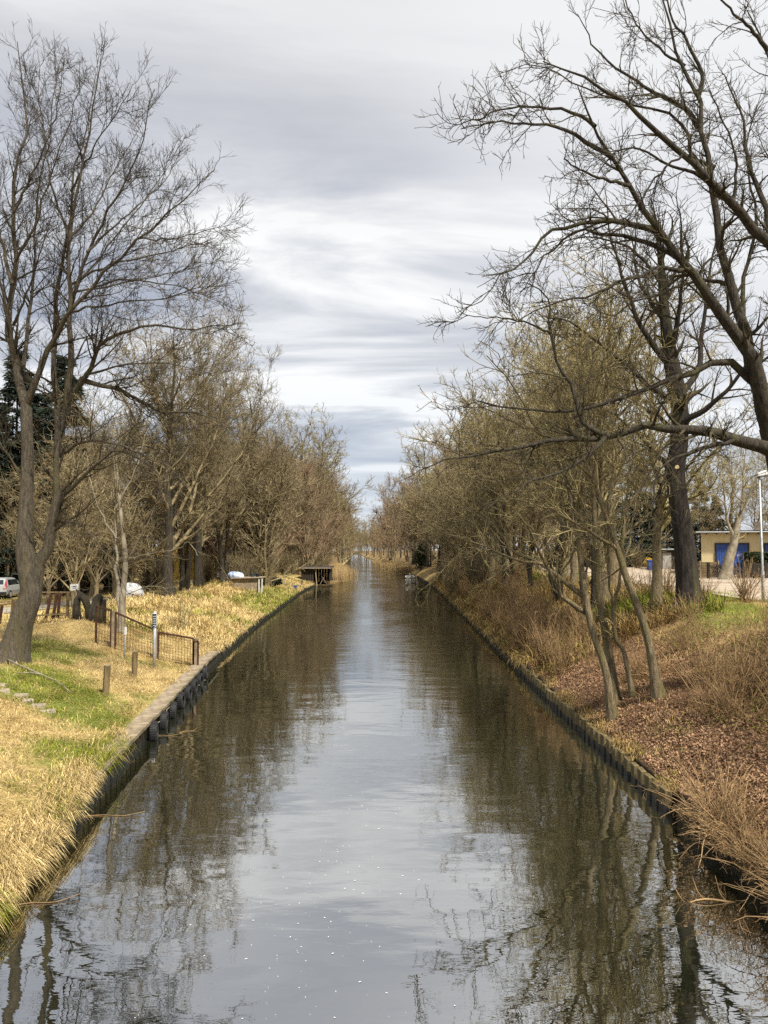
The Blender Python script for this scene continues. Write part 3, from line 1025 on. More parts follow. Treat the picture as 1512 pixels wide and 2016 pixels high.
# ---- the spreading tree whose trunk stands just outside the view on the right bank
YR = 18.0
Rb = at(1575, 1320, YR)
Rb[2] = float(H(Rb[0], YR)) - 0.05
trunkR = [Rb] + traced([(1570, 1200), (1560, 1080), (1548, 980), (1535, 900), (1518, 840)], YR, YR)
B_ = lambda px, y1, r0, r1, y0=YR: (traced(px, y0, y1), r0, r1)
limbsR = [
    B_([(1518, 845), (1506, 818), (1496, 760), (1473, 690), (1421, 611), (1378, 559), (1348, 516), (1305, 464), (1270, 413), (1240, 366), (1206, 310), (1172, 249), (1159, 202), (1137, 163)], YR - 2.0, 0.24, 0.012),
    B_([(1500, 780), (1486, 731), (1464, 645), (1438, 559), (1421, 495), (1408, 409), (1395, 323), (1382, 258), (1374, 185), (1348, 129), (1331, 86), (1314, 22), (1290, -60)], YR + 1.0, 0.18, 0.05),
    B_([(1374, 190), (1382, 150), (1348, 77), (1326, 43), (1300, -40)], YR + 0.6, 0.07, 0.03, YR + 0.7),
    B_([(1548, 560), (1512, 477), (1481, 443), (1443, 400), (1395, 357), (1348, 301), (1292, 258), (1249, 211), (1206, 189), (1163, 168), (1120, 142), (1068, 120)], YR - 3.0, 0.17, 0.012, YR - 0.6),
    B_([(1540, 520), (1512, 430), (1481, 344), (1468, 280), (1455, 224), (1425, 146)], YR + 1.5, 0.12, 0.04, YR + 0.5),
    B_([(1530, 860), (1560, 700), (1550, 580), (1530, 500), (1540, 330), (1520, 150), (1480, 20)], YR + 1.0, 0.22, 0.04),
    B_([(1240, 366), (1189, 353), (1141, 335), (1111, 310)], YR - 2.5, 0.05, 0.02, YR - 1.5),
    B_([(1206, 310), (1163, 288), (1120, 258), (1068, 245), (970, 241), (905, 254)], YR - 2.5, 0.065, 0.009, YR - 1.6),
    B_([(1172, 249), (1140, 224), (1085, 212), (1012, 211), (950, 230), (890, 250)], YR - 1.2, 0.05, 0.009, YR - 1.7),
    B_([(1305, 464), (1249, 443), (1185, 434), (1120, 447), (1077, 464), (1034, 516), (991, 542), (950, 590)], YR - 2.5, 0.09, 0.009, YR - 1.0),
    B_([(1344, 512), (1270, 478), (1214, 464), (1137, 452), (1080, 500), (1030, 570)], YR - 0.3, 0.08, 0.009, YR - 0.9),
    B_([(1374, 250), (1348, 215), (1292, 185), (1232, 146), (1189, 116), (1163, 73), (1137, 30)], YR + 0.8, 0.08, 0.010, YR + 0.8),
    B_([(1408, 330), (1360, 312), (1358, 262), (1300, 215), (1220, 200), (1130, 160), (1060, 130), (1000, 140)], YR + 2.0, 0.06, 0.009, YR + 0.8),
    B_([(1395, 357), (1330, 330), (1270, 300), (1230, 290), (1200, 310), (1180, 340)], YR - 0.5, 0.05, 0.012, YR - 1.2),
    B_([(1530, 890), (1512, 881), (1434, 857), (1361, 847), (1279, 837), (1191, 861), (1119, 861), (1046, 871), (974, 890), (901, 900), (828, 929)], YR - 2.0, 0.19, 0.010),
    B_([(1500, 765), (1467, 740), (1424, 711), (1361, 731), (1264, 769), (1191, 794), (1129, 808), (1032, 808), (964, 789), (900, 800)], YR - 1.2, 0.12, 0.010),
    B_([(1460, 862), (1419, 871), (1361, 895), (1312, 910), (1290, 960), (1280, 1020)], YR - 1.5, 0.07, 0.012, YR - 0.3),
    B_([(1200, 860), (1148, 832), (1129, 765), (1095, 711), (1085, 648), (1080, 590), (1050, 560), (1010, 555)], YR - 0.5, 0.075, 0.010, YR - 1.4),
    B_([(1086, 655), (1040, 636), (980, 625), (918, 623), (880, 640)], YR - 0.5, 0.03, 0.007, YR - 1.0),
    B_([(1358, 530), (1280, 534), (1220, 556), (1160, 585), (1080, 600), (1010, 640)], YR - 2.0, 0.06, 0.010, YR - 1.0),
    B_([(1430, 560), (1380, 552), (1310, 575), (1250, 595), (1210, 620)], YR + 0.4, 0.06, 0.012, YR + 0.4),
    B_([(1440, 400), (1450, 320), (1420, 230), (1395, 180), (1372, 185)], YR - 1.5, 0.04, 0.012, YR - 1.0),
    B_([(1348, 301), (1300, 340), (1240, 420), (1180, 470)], YR - 2.0, 0.03, 0.009, YR - 2.0),
    B_([(1512, 100), (1480, 60), (1440, 20), (1400, -30)], YR - 1.5, 0.06, 0.02, YR - 1.0),
    B_([(1348, 129), (1290, 90), (1250, 40), (1220, -20)], YR + 2.0, 0.04, 0.015, YR + 1.0),
    B_([(1191, 861), (1150, 900), (1100, 930), (1040, 950), (960, 1000)], YR - 3.0, 0.06, 0.010, YR - 1.4),
    B_([(1462, 642), (1466, 540), (1490, 430), (1470, 320), (1490, 200)], YR + 2.2, 0.07, 0.015, YR + 0.4),
]
LEV_R = [lv(3.4, 0.12, 28, 62, 0.7, 2.1, 7, 0.17, 0.0, 0.45, 0.010, 5, shrink=0.6),
         lv(6.6, 0.1, 28, 62, 0.35, 1.0, 5, 0.2, 0.03, 0.6, 0.008, 3),
         lv(7.4, 0.15, 30, 65, 0.12, 0.38, 4, 0.12, 0.28, 0.7, 0.0052, 3)]
guide_tree('spreading_tree', Rb, trunkR, [0.42, 0.36, 0.33, 0.31, 0.29, 0.26], limbsR, LEV_R, 5, M['bark_dark'], M['twig_dark'],
           'large dark bare tree with heavy limbs reaching out over the canal')

# ---- thick dark tree on the upper right slope
YO = 28.2
Ob = at(1358, 1208, YO)
Ob[2] = float(H(Ob[0], YO)) - 0.06
trunkO = [Ob] + traced([(1356, 1164), (1350, 1096), (1344, 1041), (1336, 986), (1330, 932), (1336, 877), (1337, 794), (1318, 690), (1307, 600), (1300, 500), (1285, 400)], YO, YO)
O_ = lambda px, y1, r0, r1: (traced(px, YO, y1), r0, r1)
limbsO = [
    O_([(1337, 840), (1361, 822), (1409, 790), (1458, 735), (1500, 650)], YO - 2, 0.17, 0.04),
    O_([(1335, 780), (1370, 730), (1385, 640), (1400, 520), (1420, 400)], YO + 2, 0.16, 0.02),
    O_([(1325, 720), (1270, 660), (1230, 560), (1200, 450), (1190, 370)], YO - 1, 0.15, 0.02),
    O_([(1320, 700), (1340, 600), (1345, 480), (1330, 380)], YO - 2.5, 0.14, 0.02),
    O_([(1335, 800), (1280, 760), (1210, 700), (1130, 640), (1060, 620)], YO - 3, 0.14, 0.02),
    O_([(1330, 940), (1300, 900), (1250, 850), (1180, 800), (1100, 790)], YO - 1, 0.13, 0.02),
    O_([(1337, 860), (1300, 820), (1250, 790), (1190, 740)], YO + 4, 0.12, 0.02),
    O_([(1312, 640), (1260, 560), (1250, 480), (1260, 390)], YO + 3, 0.11, 0.02),
    O_([(1336, 900), (1390, 880), (1440, 870), (1490, 830)], YO + 3, 0.10, 0.02),
    O_([(1330, 930), (1306, 950), (1290, 1000), (1270, 1050)], YO + 1, 0.10, 0.03),
    O_([(1310, 620), (1290, 540), (1220, 480), (1130, 470), (1090, 500)], YO - 2, 0.09, 0.012),
]
LEV_O = [lv(2.6, 0.12, 25, 60, 1.0, 2.8, 6, 0.2, 0.05, 0.5, 0.014, 4),
         lv(4.6, 0.1, 28, 60, 0.45, 1.2, 4, 0.2, 0.05, 0.6, 0.010, 3),
         lv(5.2, 0.1, 30, 60, 0.2, 0.55, 3, 0.2, 0.2, 0.7, 0.0075, 3)]
oak = guide_tree('thick_tree', Ob, trunkO, [0.40, 0.39, 0.37, 0.36, 0.34, 0.31, 0.27, 0.20, 0.15, 0.09, 0.015], limbsO, LEV_O, 8, M['bark_black'], M['twig_dark'],
                 'thick dark tree with a knotted trunk on the grassy slope by the gravel road')
mb = MB()
p = at(1332, 921, YO - 0.42) - Ob
mb.tube([p, p + np.array([-0.02, -0.10, 0.02])], [0.075, 0.075], 10)
mb.build('branch_stub', M['cut'], oak)

# ---- the leaning stems low on the right bank
YS = 20.3
LEV_S = [lv(2.9, 0.18, 25, 60, 0.8, 2.4, 6, 0.2, 0.03, 0.5, 0.012, 4),
         lv(4.8, 0.1, 28, 62, 0.4, 1.1, 4, 0.2, 0.03, 0.6, 0.0085, 3),
         lv(6.0, 0.1, 30, 62, 0.16, 0.45, 3, 0.2, 0.12, 0.7, 0.006, 3)]


def stem_tree(base_px, trunk_px, r, limbs, seed, label, y0=YS, dy=0.0):
    b = at(*base_px, y0)
    b[2] = float(H(b[0], y0)) - 0.05
    tr = [b] + traced(trunk_px, y0, y0 + dy)
    ls = []
    for px, d, r0 in limbs:
        yb = y0
        ls.append((traced(px, y0 + dy * 0.5, y0 + d), r0, 0.012))
    r = [a * 0.67 for a in r]
    return guide_tree('leaning_tree', b, tr, r, ls, LEV_S, seed, M['bark_olive'], M['twig_olive'], label, group='leaning trees above the mossy piles')


stem_tree((1207, 1372), [(1191, 1314), (1167, 1246), (1153, 1177), (1142, 1096), (1131, 1014), (1117, 950), (1100, 850), (1080, 760), (1065, 660)], [0.17, 0.15, 0.13, 0.12, 0.10, 0.09, 0.07, 0.05, 0.03, 0.015],
          [([(1155, 1205), (1112, 1179), (1080, 1119), (1053, 1060), (1010, 1000), (960, 960)], -1.5, 0.085),
           ([(1150, 1175), (1112, 1149), (1068, 1110), (1008, 1086), (979, 1045), (930, 1010), (880, 1000)], 0.5, 0.08),
           ([(1068, 1110), (1008, 1101), (949, 1074), (889, 1054), (830, 1027), (790, 1015)], -0.8, 0.045),
           ([(1139, 1080), (1090, 1010), (1040, 940), (970, 870), (920, 830)], 1.5, 0.06),
           ([(1131, 1014), (1160, 920), (1170, 800), (1190, 700)], -1.0, 0.06),
           ([(1115, 940), (1060, 850), (1010, 760), (960, 700)], -1.5, 0.05),
           ([(1120, 960), (1050, 920), (980, 900), (900, 890), (850, 870)], -2.5, 0.045)], 11,
          'leaning olive stemmed tree low on the slope, its limbs bent over the water', dy=0.6)
stem_tree((1211, 1328), [(1194, 1259), (1183, 1199), (1177, 1150), (1172, 1050), (1165, 920), (1150, 780), (1140, 650)], [0.20, 0.17, 0.15, 0.12, 0.10, 0.07, 0.045, 0.02],
          [([(1176, 1130), (1120, 1060), (1070, 960), (1020, 880)], 2.0, 0.06),
           ([(1172, 1040), (1210, 950), (1250, 840), (1270, 740)], 1.0, 0.06),
           ([(1167, 950), (1110, 860), (1050, 780), (1000, 680)], 2.5, 0.05),
           ([(1160, 880), (1190, 780), (1200, 680), (1220, 600)], -1.0, 0.04)], 12,
          'stouter stem leaning towards the canal, second of the clump above the piles', y0=21.3)
stem_tree((1246, 1346), [(1229, 1287), (1213, 1259), (1208, 1220), (1207, 1183)], [0.11, 0.09, 0.085, 0.085, 0.08],
          [([(1208, 1200), (1221, 1128), (1240, 1060), (1250, 980), (1265, 880)], 0.6, 0.055),
           ([(1208, 1215), (1200, 1150), (1195, 1080), (1185, 1000)], -1.0, 0.04)], 13,
          'thin crooked stem with a sawn off pale top', y0=20.9)
stem_tree((1297, 1368), [(1276, 1259), (1254, 1191), (1235, 1145), (1216, 1082), (1194, 1019), (1172, 954), (1147, 900), (1110, 810), (1080, 720)], [0.19, 0.165, 0.15, 0.14, 0.12, 0.10, 0.085, 0.065, 0.04, 0.018],
          [([(1240, 1155), (1228, 1100), (1230, 1010), (1245, 900), (1250, 790)], 0.8, 0.075),
           ([(1216, 1082), (1150, 1040), (1080, 1000), (1010, 980)], -1.2, 0.06),
           ([(1194, 1019), (1210, 900), (1200, 790), (1180, 690)], 1.2, 0.065),
           ([(1160, 935), (1090, 870), (1010, 830), (930, 790)], -1.5, 0.05),
           ([(1172, 954), (1165, 840), (1140, 740), (1130, 650)], -0.8, 0.05),
           ([(1230, 1010), (1280, 930), (1310, 850), (1330, 780)], 0.2, 0.04)], 14,
          'longest stem of the clump, standing apart and furthest up the slope', y0=20.0)

# ---- pale slender tree by the stumps
YP = 33.5
Pb = at(238, 1228, YP)
Pb[2] = float(H(Pb[0], YP)) - 0.05
guide_tree('slender_tree', Pb, [Pb] + traced([(242, 1170), (247, 1110), (243, 1060), (235, 980), (228, 900)], YP, YP), [0.15, 0.13, 0.11, 0.09, 0.06, 0.03],
           [(traced([(236, 1225), (232, 1160), (229, 1090), (227, 1000), (225, 920), (222, 850)], YP, YP + 0.5), 0.11, 0.02),
            (traced([(247, 1110), (275, 1060), (300, 1010), (320, 950)], YP, YP - 1.0), 0.05, 0.012),
            (traced([(246, 1100), (300, 1090), (350, 1080), (372, 1065), (388, 1095)], YP, YP - 2.0), 0.03, 0.012),
            (traced([(250, 1170), (290, 1155), (335, 1158)], YP, YP - 1.0), 0.025, 0.010),
            (traced([(229, 1060), (200, 1010), (180, 950), (170, 890)], YP, YP + 1.0), 0.045, 0.012),
            (traced([(228, 1000), (260, 940), (280, 880), (290, 830)], YP, YP + 1.0), 0.04, 0.012)],
           [lv(3.2, 0.2, 25, 50, 0.6, 1.7, 5, 0.12, 0.08, 0.5, 0.012, 4), lv(5.0, 0.1, 25, 55, 0.3, 0.8, 4, 0.15, 0.08, 0.6, 0.009, 3), lv(3, 0.1, 25, 55, 0.15, 0.4, 3, 0.15, 0.1, 0.7, 0.007, 3)],
           21, M['bark_pale'], M['bark_olive'], 'slender pale barked tree with twin stems behind the rusty mesh fence')


# ---- trees built from a habit rather than traced
def habit_tree(name, height, r, levels, seed, bark, twig, n_limbs, fork, limb_ang, limb_len, trop, lean=(0, 0), wig=0.08, stems=1):
    g = np.random.default_rng(seed)
    root = empty(name, (0, 0, 0))
    G, GR, TP, TR = [], [], [], []
    for s in range(stems):
        a0 = g.random() * 6.28
        sp_ = 0.0 if stems == 1 else 0.35
        top = np.array([lean[0] + math.cos(a0) * sp_ * height * 0.35, lean[1] + math.sin(a0) * sp_ * height * 0.35, height])
        pts = [np.array([math.cos(a0) * sp_ * 0.7, math.sin(a0) * sp_ * 0.7, -0.1])]
        for k in range(1, 8):
            f = k / 7
            pts.append(np.array([pts[0][0], pts[0][1], 0]) * (1 - f) + top * np.array([f ** 1.3, f ** 1.3, f]) * np.array([1, 1, 0.92]) + g.normal(0, 0.012 * height, 3) * np.array([1, 1, 0.2]))
        tp = smooth_poly(pts, 16)
        rs = r * (0.55 if stems > 1 else 1.0)
        tr = flare(tp, rs * (1 - 0.93 * np.linspace(0, 1, 16) ** 0.8), 0.4, 0.8)
        TP.append(tp)
        TR.append(tr)
        lp, lr = grow(tp[None], tr[None], g, n_limbs / stems / (height * (0.95 - fork)), fork, limb_ang, limb_len, 12, wig, trop, 0.55, 0.02, shrink=0.5, t1=0.95)
        G += list(lp)
        GR += list(lr)
        G.append(smooth_poly(tp[6:], 12))
        GR.append(np.interp(np.linspace(0, 1, 12), np.linspace(0, 1, 10), tr[6:]))
    V, q = join_tubes([(np.stack(TP), np.stack(TR), 8)])
    mesh_np('trunk', V, [q], bark, parent=root, smooth=True)
    P, Rr = np.stack(G), np.stack(GR)
    parts = [(P, Rr, 5)]
    for l_ in levels:
        l_ = dict(l_)
        s = l_.pop('sides')
        P, Rr = grow(P, Rr, g, **l_)
        parts.append((P, Rr, s))
    V, F = join_tubes(parts)
    mesh_np('crown', V, [F], twig, parent=root, smooth=True)
    return root


def plain_lv(k, tw):
    """three orders of branching; tw = twig radius"""
    return [lv(1.35 * k, 0.12, 24, 58, 1.0, 3.0, 5, 0.24, 0.07, 0.62, tw * 2.0, 3),
            lv(2.1 * k, 0.1, 24, 62, 0.5, 1.5, 4, 0.24, 0.06, 0.65, tw * 1.3, 3),
            lv(2.6 * k, 0.1, 25, 62, 0.25, 0.75, 3, 0.2, 0.10, 0.7, tw * 0.9, 3)]


PROTO = {}
# upright fan-shaped crowns (left row)
PROTO['fan_a'] = habit_tree('fan_tree', 18.5, 0.40, plain_lv(1.8, 0.010), 31, M['bark_dark'], M['twig_brown'], 30, 0.14, (R(22), R(62)), (7, 12.5), 0.055, wig=0.10)
PROTO['fan_b'] = habit_tree('fan_tree', 17.5, 0.38, plain_lv(1.8, 0.010), 32, M['bark_dark'], M['twig_brown'], 30, 0.14, (R(22), R(66)), (6, 11.5), 0.055, stems=2, wig=0.10)
# rounded crowns
PROTO['round_a'] = habit_tree('round_tree', 15, 0.32, plain_lv(1.38, 0.011), 33, M['bark_olive'], M['twig_olive'], 26, 0.12, (R(30), R(65)), (5, 9), 0.03, wig=0.12)
PROTO['round_b'] = habit_tree('round_tree', 14, 0.30, plain_lv(1.38, 0.011), 34, M['bark_dark'], M['twig_brown'], 26, 0.10, (R(28), R(68)), (5, 9), 0.04, wig=0.12, stems=2)
# far canal-side trees, bushy to the ground, stout twigs
PROTO['bank_a'] = habit_tree('bank_tree', 15, 0.26, plain_lv(1.14, 0.018), 35, M['bark_olive'], M['twig_red'], 36, 0.05, (R(25), R(66)), (5, 10), 0.05, stems=3)
PROTO['bank_b'] = habit_tree('bank_tree', 14, 0.26, plain_lv(1.14, 0.018), 36, M['bark_olive'], M['twig_brown'], 36, 0.05, (R(25), R(70)), (5, 9.5), 0.04, stems=3)
PROTO['bank_c'] = habit_tree('bank_tree', 17, 0.3, plain_lv(1.2, 0.017), 38, M['bark_dark'], M['twig_olive'], 28, 0.18, (R(22), R(60)), (5, 10), 0.05)
PROTO['small'] = habit_tree('small_tree', 8, 0.12, plain_lv(1.9, 0.010), 37, M['bark_olive'], M['twig_brown'], 18, 0.12, (R(20), R(55)), (2.5, 5), 0.06)
USED = set()


def place(key, x, y, scale, rz, label, group, cat='tree', z=None, sz=None):
    p = PROTO[key]
    o = p if key not in USED else copy_tree(p)
    USED.add(key)
    o.location = (float(x), float(y), float(H(x, y)) - 0.05 if z is None else z)
    o.rotation_euler = (0, 0, rz)
    o.scale = (scale, scale, sz or scale)
    tag(o, label, cat, group)
    return o


KIND = {'bank_a': 'bushy reddish twigged tree of several stems', 'bank_b': 'bushy brown twigged tree of several stems', 'bank_c': 'taller olive twigged tree on a single trunk',
        'round_a': 'round olive twigged tree on a single trunk', 'round_b': 'round brown twigged tree with twin stems', 'small': 'small slim bare tree',
        'brush_a': 'arching tan bush', 'brush_b': 'low drooping tan bramble', 'brush_c': 'tall upright tan bush', 'brush_d': 'dense upright brown bush'}


def place_kind(key, x, y, scale, rz, where, group, cat='tree'):
    return place(key, x, y, scale, rz, KIND[key] + ' ' + where, group, cat)


prg = random.Random(4)


def px_ground_x(px, y):
    return (px - CX) / F_PX * y / 1.0


# left: the four big trunks past the pale tree
for (px, Y, key, sc, lab) in [(334, 57, 'fan_a', 1.16, 'thick dark trunked tree beside the track, first of the tall fan crowns'),
                              (367, 63, 'fan_b', 1.16, 'tall twin stemmed dark tree beyond the dirt track bend'),
                              (394, 71, 'fan_a', 1.18, 'tall straight dark tree further along the grass bank'),
                              (447, 76, 'fan_b', 1.32, 'tall forked dark tree behind the low concrete store'),
                              (492, 84, 'fan_a', 1.2, 'tall dark tree leaning out above the lawn of the garden chairs'),
                              (528, 98, 'fan_b', 1.15, 'tall twin stemmed dark tree nearest the boathouse')]:
    place(key, px_ground_x(px, Y), Y, sc, prg.random() * 6.28, lab, 'tall fan crowned trees beside the track')
# left thicket behind the fence and track
for (px, Y, key, sc) in [(150, 46, 'small', 1.0), (190, 52, 'small', 1.25), (95, 50, 'small', 1.1), (262, 60, 'small', 1.3), (292, 74, 'round_b', 0.85), (215, 68, 'round_b', 0.9), (160, 72, 'round_a', 0.9),
                         (20, 60, 'small', 1.2), (60, 80, 'round_b', 0.9), (-30, 66, 'round_a', 0.9), (120, 92, 'round_b', 1.0), (260, 95, 'round_b', 1.0), (330, 98, 'round_a', 1.0), (-60, 90, 'round_b', 1.0), (180, 58, 'small', 1.2), (130, 62, 'small', 1.4), (300, 64, 'round_b', 0.95), (250, 76, 'round_a', 1.15), (190, 80, 'round_b', 1.15), (100, 70, 'round_a', 0.95), (230, 54, 'small', 1.5), (340, 80, 'round_b', 1.1), (410, 90, 'round_b', 1.1), (460, 92, 'round_a', 1.0), (505, 88, 'round_b', 0.9)]:
    place_kind(key, px_ground_x(px, Y), Y, sc * prg.uniform(0.92, 1.08), prg.random() * 6.28, 'in the thicket behind the dirt track', 'trees of the thicket behind the track')
# left bank row
for i, Y in enumerate([82, 87, 92, 97, 102, 108, 114, 120, 126, 133, 140, 148, 156, 165, 175, 186, 198, 212, 228, 246, 266, 290, 320, 355, 395, 440, 500, 580]):
    for k in range(3):
        yy = Y + prg.uniform(-3, 3) + k * 4
        s = (prg.uniform(2.6, 4.6) if yy < 230 else prg.uniform(0.4, 1.6), prg.uniform(6.5, 10), prg.uniform(12, 20))[k]
        if k == 0 and 98 < yy < 116:
            s += 3.5
        x = float(XL(yy)) - s
        place_kind(prg.choice(['bank_a', 'bank_a', 'bank_b', 'bank_c']), x, yy, prg.uniform(0.85, 1.2) * (1.04 if yy < 150 else 1.55), prg.random() * 6.28, 'in the row behind the boathouse', 'row of trees behind the boathouse')
# right bank: rounded crowns behind the leaning stems, then the row
for (s, Y, key, sc) in [(5.0, 30, 'round_a', 0.72), (4.6, 36, 'round_a', 0.9), (3.4, 41, 'round_b', 0.92), (5.6, 46, 'round_a', 1.05), (4.0, 53, 'round_b', 1.0), (7.0, 56, 'round_a', 1.1), (3.6, 62, 'round_a', 1.0), (5.6, 69, 'round_b', 1.08), (3.4, 34, 'round_b', 0.78), (6.2, 40, 'round_a', 1.05), (3.0, 57, 'round_b', 1.0), (3.0, 66, 'round_a', 1.0), (8.5, 50, 'round_b', 1.05), (8.5, 64, 'round_a', 1.1)]:
    place_kind(key, float(XR(Y)) + s, Y, sc * 1.1, prg.random() * 6.28, 'behind the leaning stems and above the thicket', 'round crowned trees above the thicket')
for i, Y in enumerate([74, 79, 84, 89, 95, 101, 107, 114, 121, 128, 136, 145, 154, 164, 175, 187, 200, 215, 232, 252, 275, 300, 335, 375, 420, 480, 560]):
    for k in range(3):
        yy = Y + prg.uniform(-3, 3) + k * 4
        s = (prg.uniform(2.6, 4.8) if yy < 230 else prg.uniform(0.8, 2.5), prg.uniform(6.5, 10), prg.uniform(12, 20))[k]
        place_kind(prg.choice(['bank_b', 'bank_a', 'bank_c', 'round_b']), float(XR(yy)) + s, yy, prg.uniform(0.8, 1.12) * (1.06 if yy < 150 else 1.5), prg.random() * 6.28, 'in the row past the evergreen bush', 'row of trees past the evergreen bush')
for (x, Y) in [(-34, 640), (-27, 690), (-20, 660), (-42, 700), (-14, 700), (-50, 660), (-6, 650), (-31, 720), (-24, 740), (-38, 735), (-2, 700), (-60, 720), (-75, 760), (-90, 800), (-50, 780), (-44, 830), (-35, 800), (-28, 840), (-20, 790), (-10, 810), (2, 770), (14, 800), (28, 760)]:
    place('bank_b', x, Y, 1.7, prg.random() * 6.28, 'distant bare tree closing off the end of the canal', 'trees closing the canal view')
# behind the road and house
for (px, Y, key, sc) in [(1240, 96, 'round_b', 1.0), (1330, 92, 'round_a', 0.9), (1395, 84, 'round_b', 0.85), (1440, 90, 'round_a', 0.95), (1480, 80, 'round_b', 0.8), (1530, 86, 'round_a', 1.0), (1180, 104, 'round_b', 1.0), (1110, 98, 'round_a', 1.0), (1290, 112, 'round_b', 1.1), (1590, 80, 'round_b', 1.0)]:
    place_kind(key, px_ground_x(px, Y), Y, sc, prg.random() * 6.28, 'behind the yellow house and gravel road', 'trees behind the gravel road')

# tree in front of the yellow house
YH = 52.0
Hb = at(1428, 1128, YH)
Hb[2] = float(H(Hb[0], YH)) - 0.05
guide_tree('garden_tree', Hb, [Hb] + traced([(1434, 1105), (1443, 1075), (1449, 1050), (1455, 1020)], YH, YH), [0.36, 0.33, 0.30, 0.26, 0.16],
           [(traced([(1444, 1060), (1432, 1025), (1426, 985), (1424, 930), (1420, 880)], YH, YH), 0.14, 0.02),
            (traced([(1452, 1035), (1462, 985), (1464, 930), (1468, 880), (1460, 840)], YH, YH + 1), 0.17, 0.02),
            (traced([(1452, 1040), (1470, 985), (1490, 945), (1520, 900)], YH, YH - 1), 0.12, 0.02),
            (traced([(1426, 990), (1400, 970), (1375, 975), (1360, 985)], YH, YH - 1), 0.07, 0.02),
            (traced([(1462, 990), (1445, 970), (1440, 940), (1435, 900)], YH, YH - 1), 0.08, 0.02)],
           [lv(2.0, 0.2, 25, 55, 1.2, 3.0, 5, 0.15, 0.05, 0.5, 0.02, 4), lv(3.4, 0.1, 25, 55, 0.6, 1.4, 4, 0.15, 0.05, 0.6, 0.014, 3), lv(2.2, 0.1, 25, 55, 0.3, 0.7, 3, 0.15, 0.05, 0.7, 0.011, 3)],
           41, M['bark_pale'], M['twig_olive'], 'pale trunked garden tree in front of the blue garage door')


# ---- conifers
def conifer(seed, height, rad, droop=0.25):
    g = np.random.default_rng(seed)
    root = empty('conifer', (0, 0, 0))
    tp = np.stack([np.zeros(10), np.zeros(10), np.linspace(-0.1, height, 10)], 1)
    V, q = tubes(tp[None], (0.22 * (1 - np.linspace(0, 0.96, 10)))[None], 8)
    mesh_np('trunk', V, [q], M['bark_dark'], parent=root, smooth=True)
    V, F, n = [], [], 0
    nb = 330
    h = height * (0.06 + 0.92 * g.random(nb))
    a = g.random(nb) * 6.283
    ln = rad * (1 - h / height) ** 0.8 * (0.65 + 0.5 * g.random(nb)) + 0.3
    C, D, S = [], [], []
    for i in range(nb):
        k = int(26 + ln[i] * 30)
        t = 0.12 + 0.88 * g.random(k) ** 0.8
        dx, dy = math.cos(a[i]), math.sin(a[i])
        px = t * ln[i]
        off = g.normal(0, 0.10 + 0.13 * px * 0.6, k)
        c = np.stack([dx * px - dy * off, dy * px + dx * off, h[i] + 0.10 * px - droop * px ** 1.5 * 0.35 + g.normal(0, 0.08, k)], 1)
        d = np.stack([dx + g.normal(0, 0.5, k), dy + g.normal(0, 0.5, k), -0.45 + g.normal(0, 0.35, k)], 1)
        C.append(c)
        D.append(d)
    C, D = np.concatenate(C), np.concatenate(D)
    D /= np.linalg.norm(D, axis=1, keepdims=True)
    k = len(C)
    L_ = 0.22 + 0.28 * g.random(k)
    sd = np.cross(D, g.normal(size=(k, 3)))
    sd /= np.linalg.norm(sd, axis=1, keepdims=True)
    V = np.stack([C - sd * 0.06, C + sd * 0.06, C + D * L_[:, None]], 1).reshape(-1, 3)
    mesh_np('crown', V, [np.arange(3 * k).reshape(-1, 3)], M['needle'], parent=root)
    return root


PROTO['conifer'] = conifer(51, 17, 3.6)
for (px, Y, sc, lab) in [(28, 63, 1.2, 'dark spruce seen behind the forked grey tree'), (122, 62, 1.15, 'tallest dark spruce, rising between the two stems of the forked tree'), (75, 64, 1.0, 'dark spruce seen behind the forked grey tree'), (-25, 70, 1.1, 'dark spruce seen behind the forked grey tree')]:
    place('conifer', px_ground_x(px, Y), Y, sc, prg.random() * 6.28, lab, 'dark conifers behind the fence')
for (px, Y, sc, lab) in [(1200, 88, 0.72, 'dark drooping conifer across the gravel road'), (1262, 92, 0.8, 'dark drooping conifer across the gravel road'), (1130, 92, 0.75, 'dark drooping conifer across the gravel road'), (1312, 98, 0.7, 'dark drooping conifer across the gravel road'), (1378, 100, 0.7, 'dark drooping conifer across the gravel road'), (1410, 88, 0.5, 'small dark conifer behind the yellow house')]:
    place('conifer', px_ground_x(px, Y), Y, sc, prg.random() * 6.28, lab, 'dark conifers across the road')


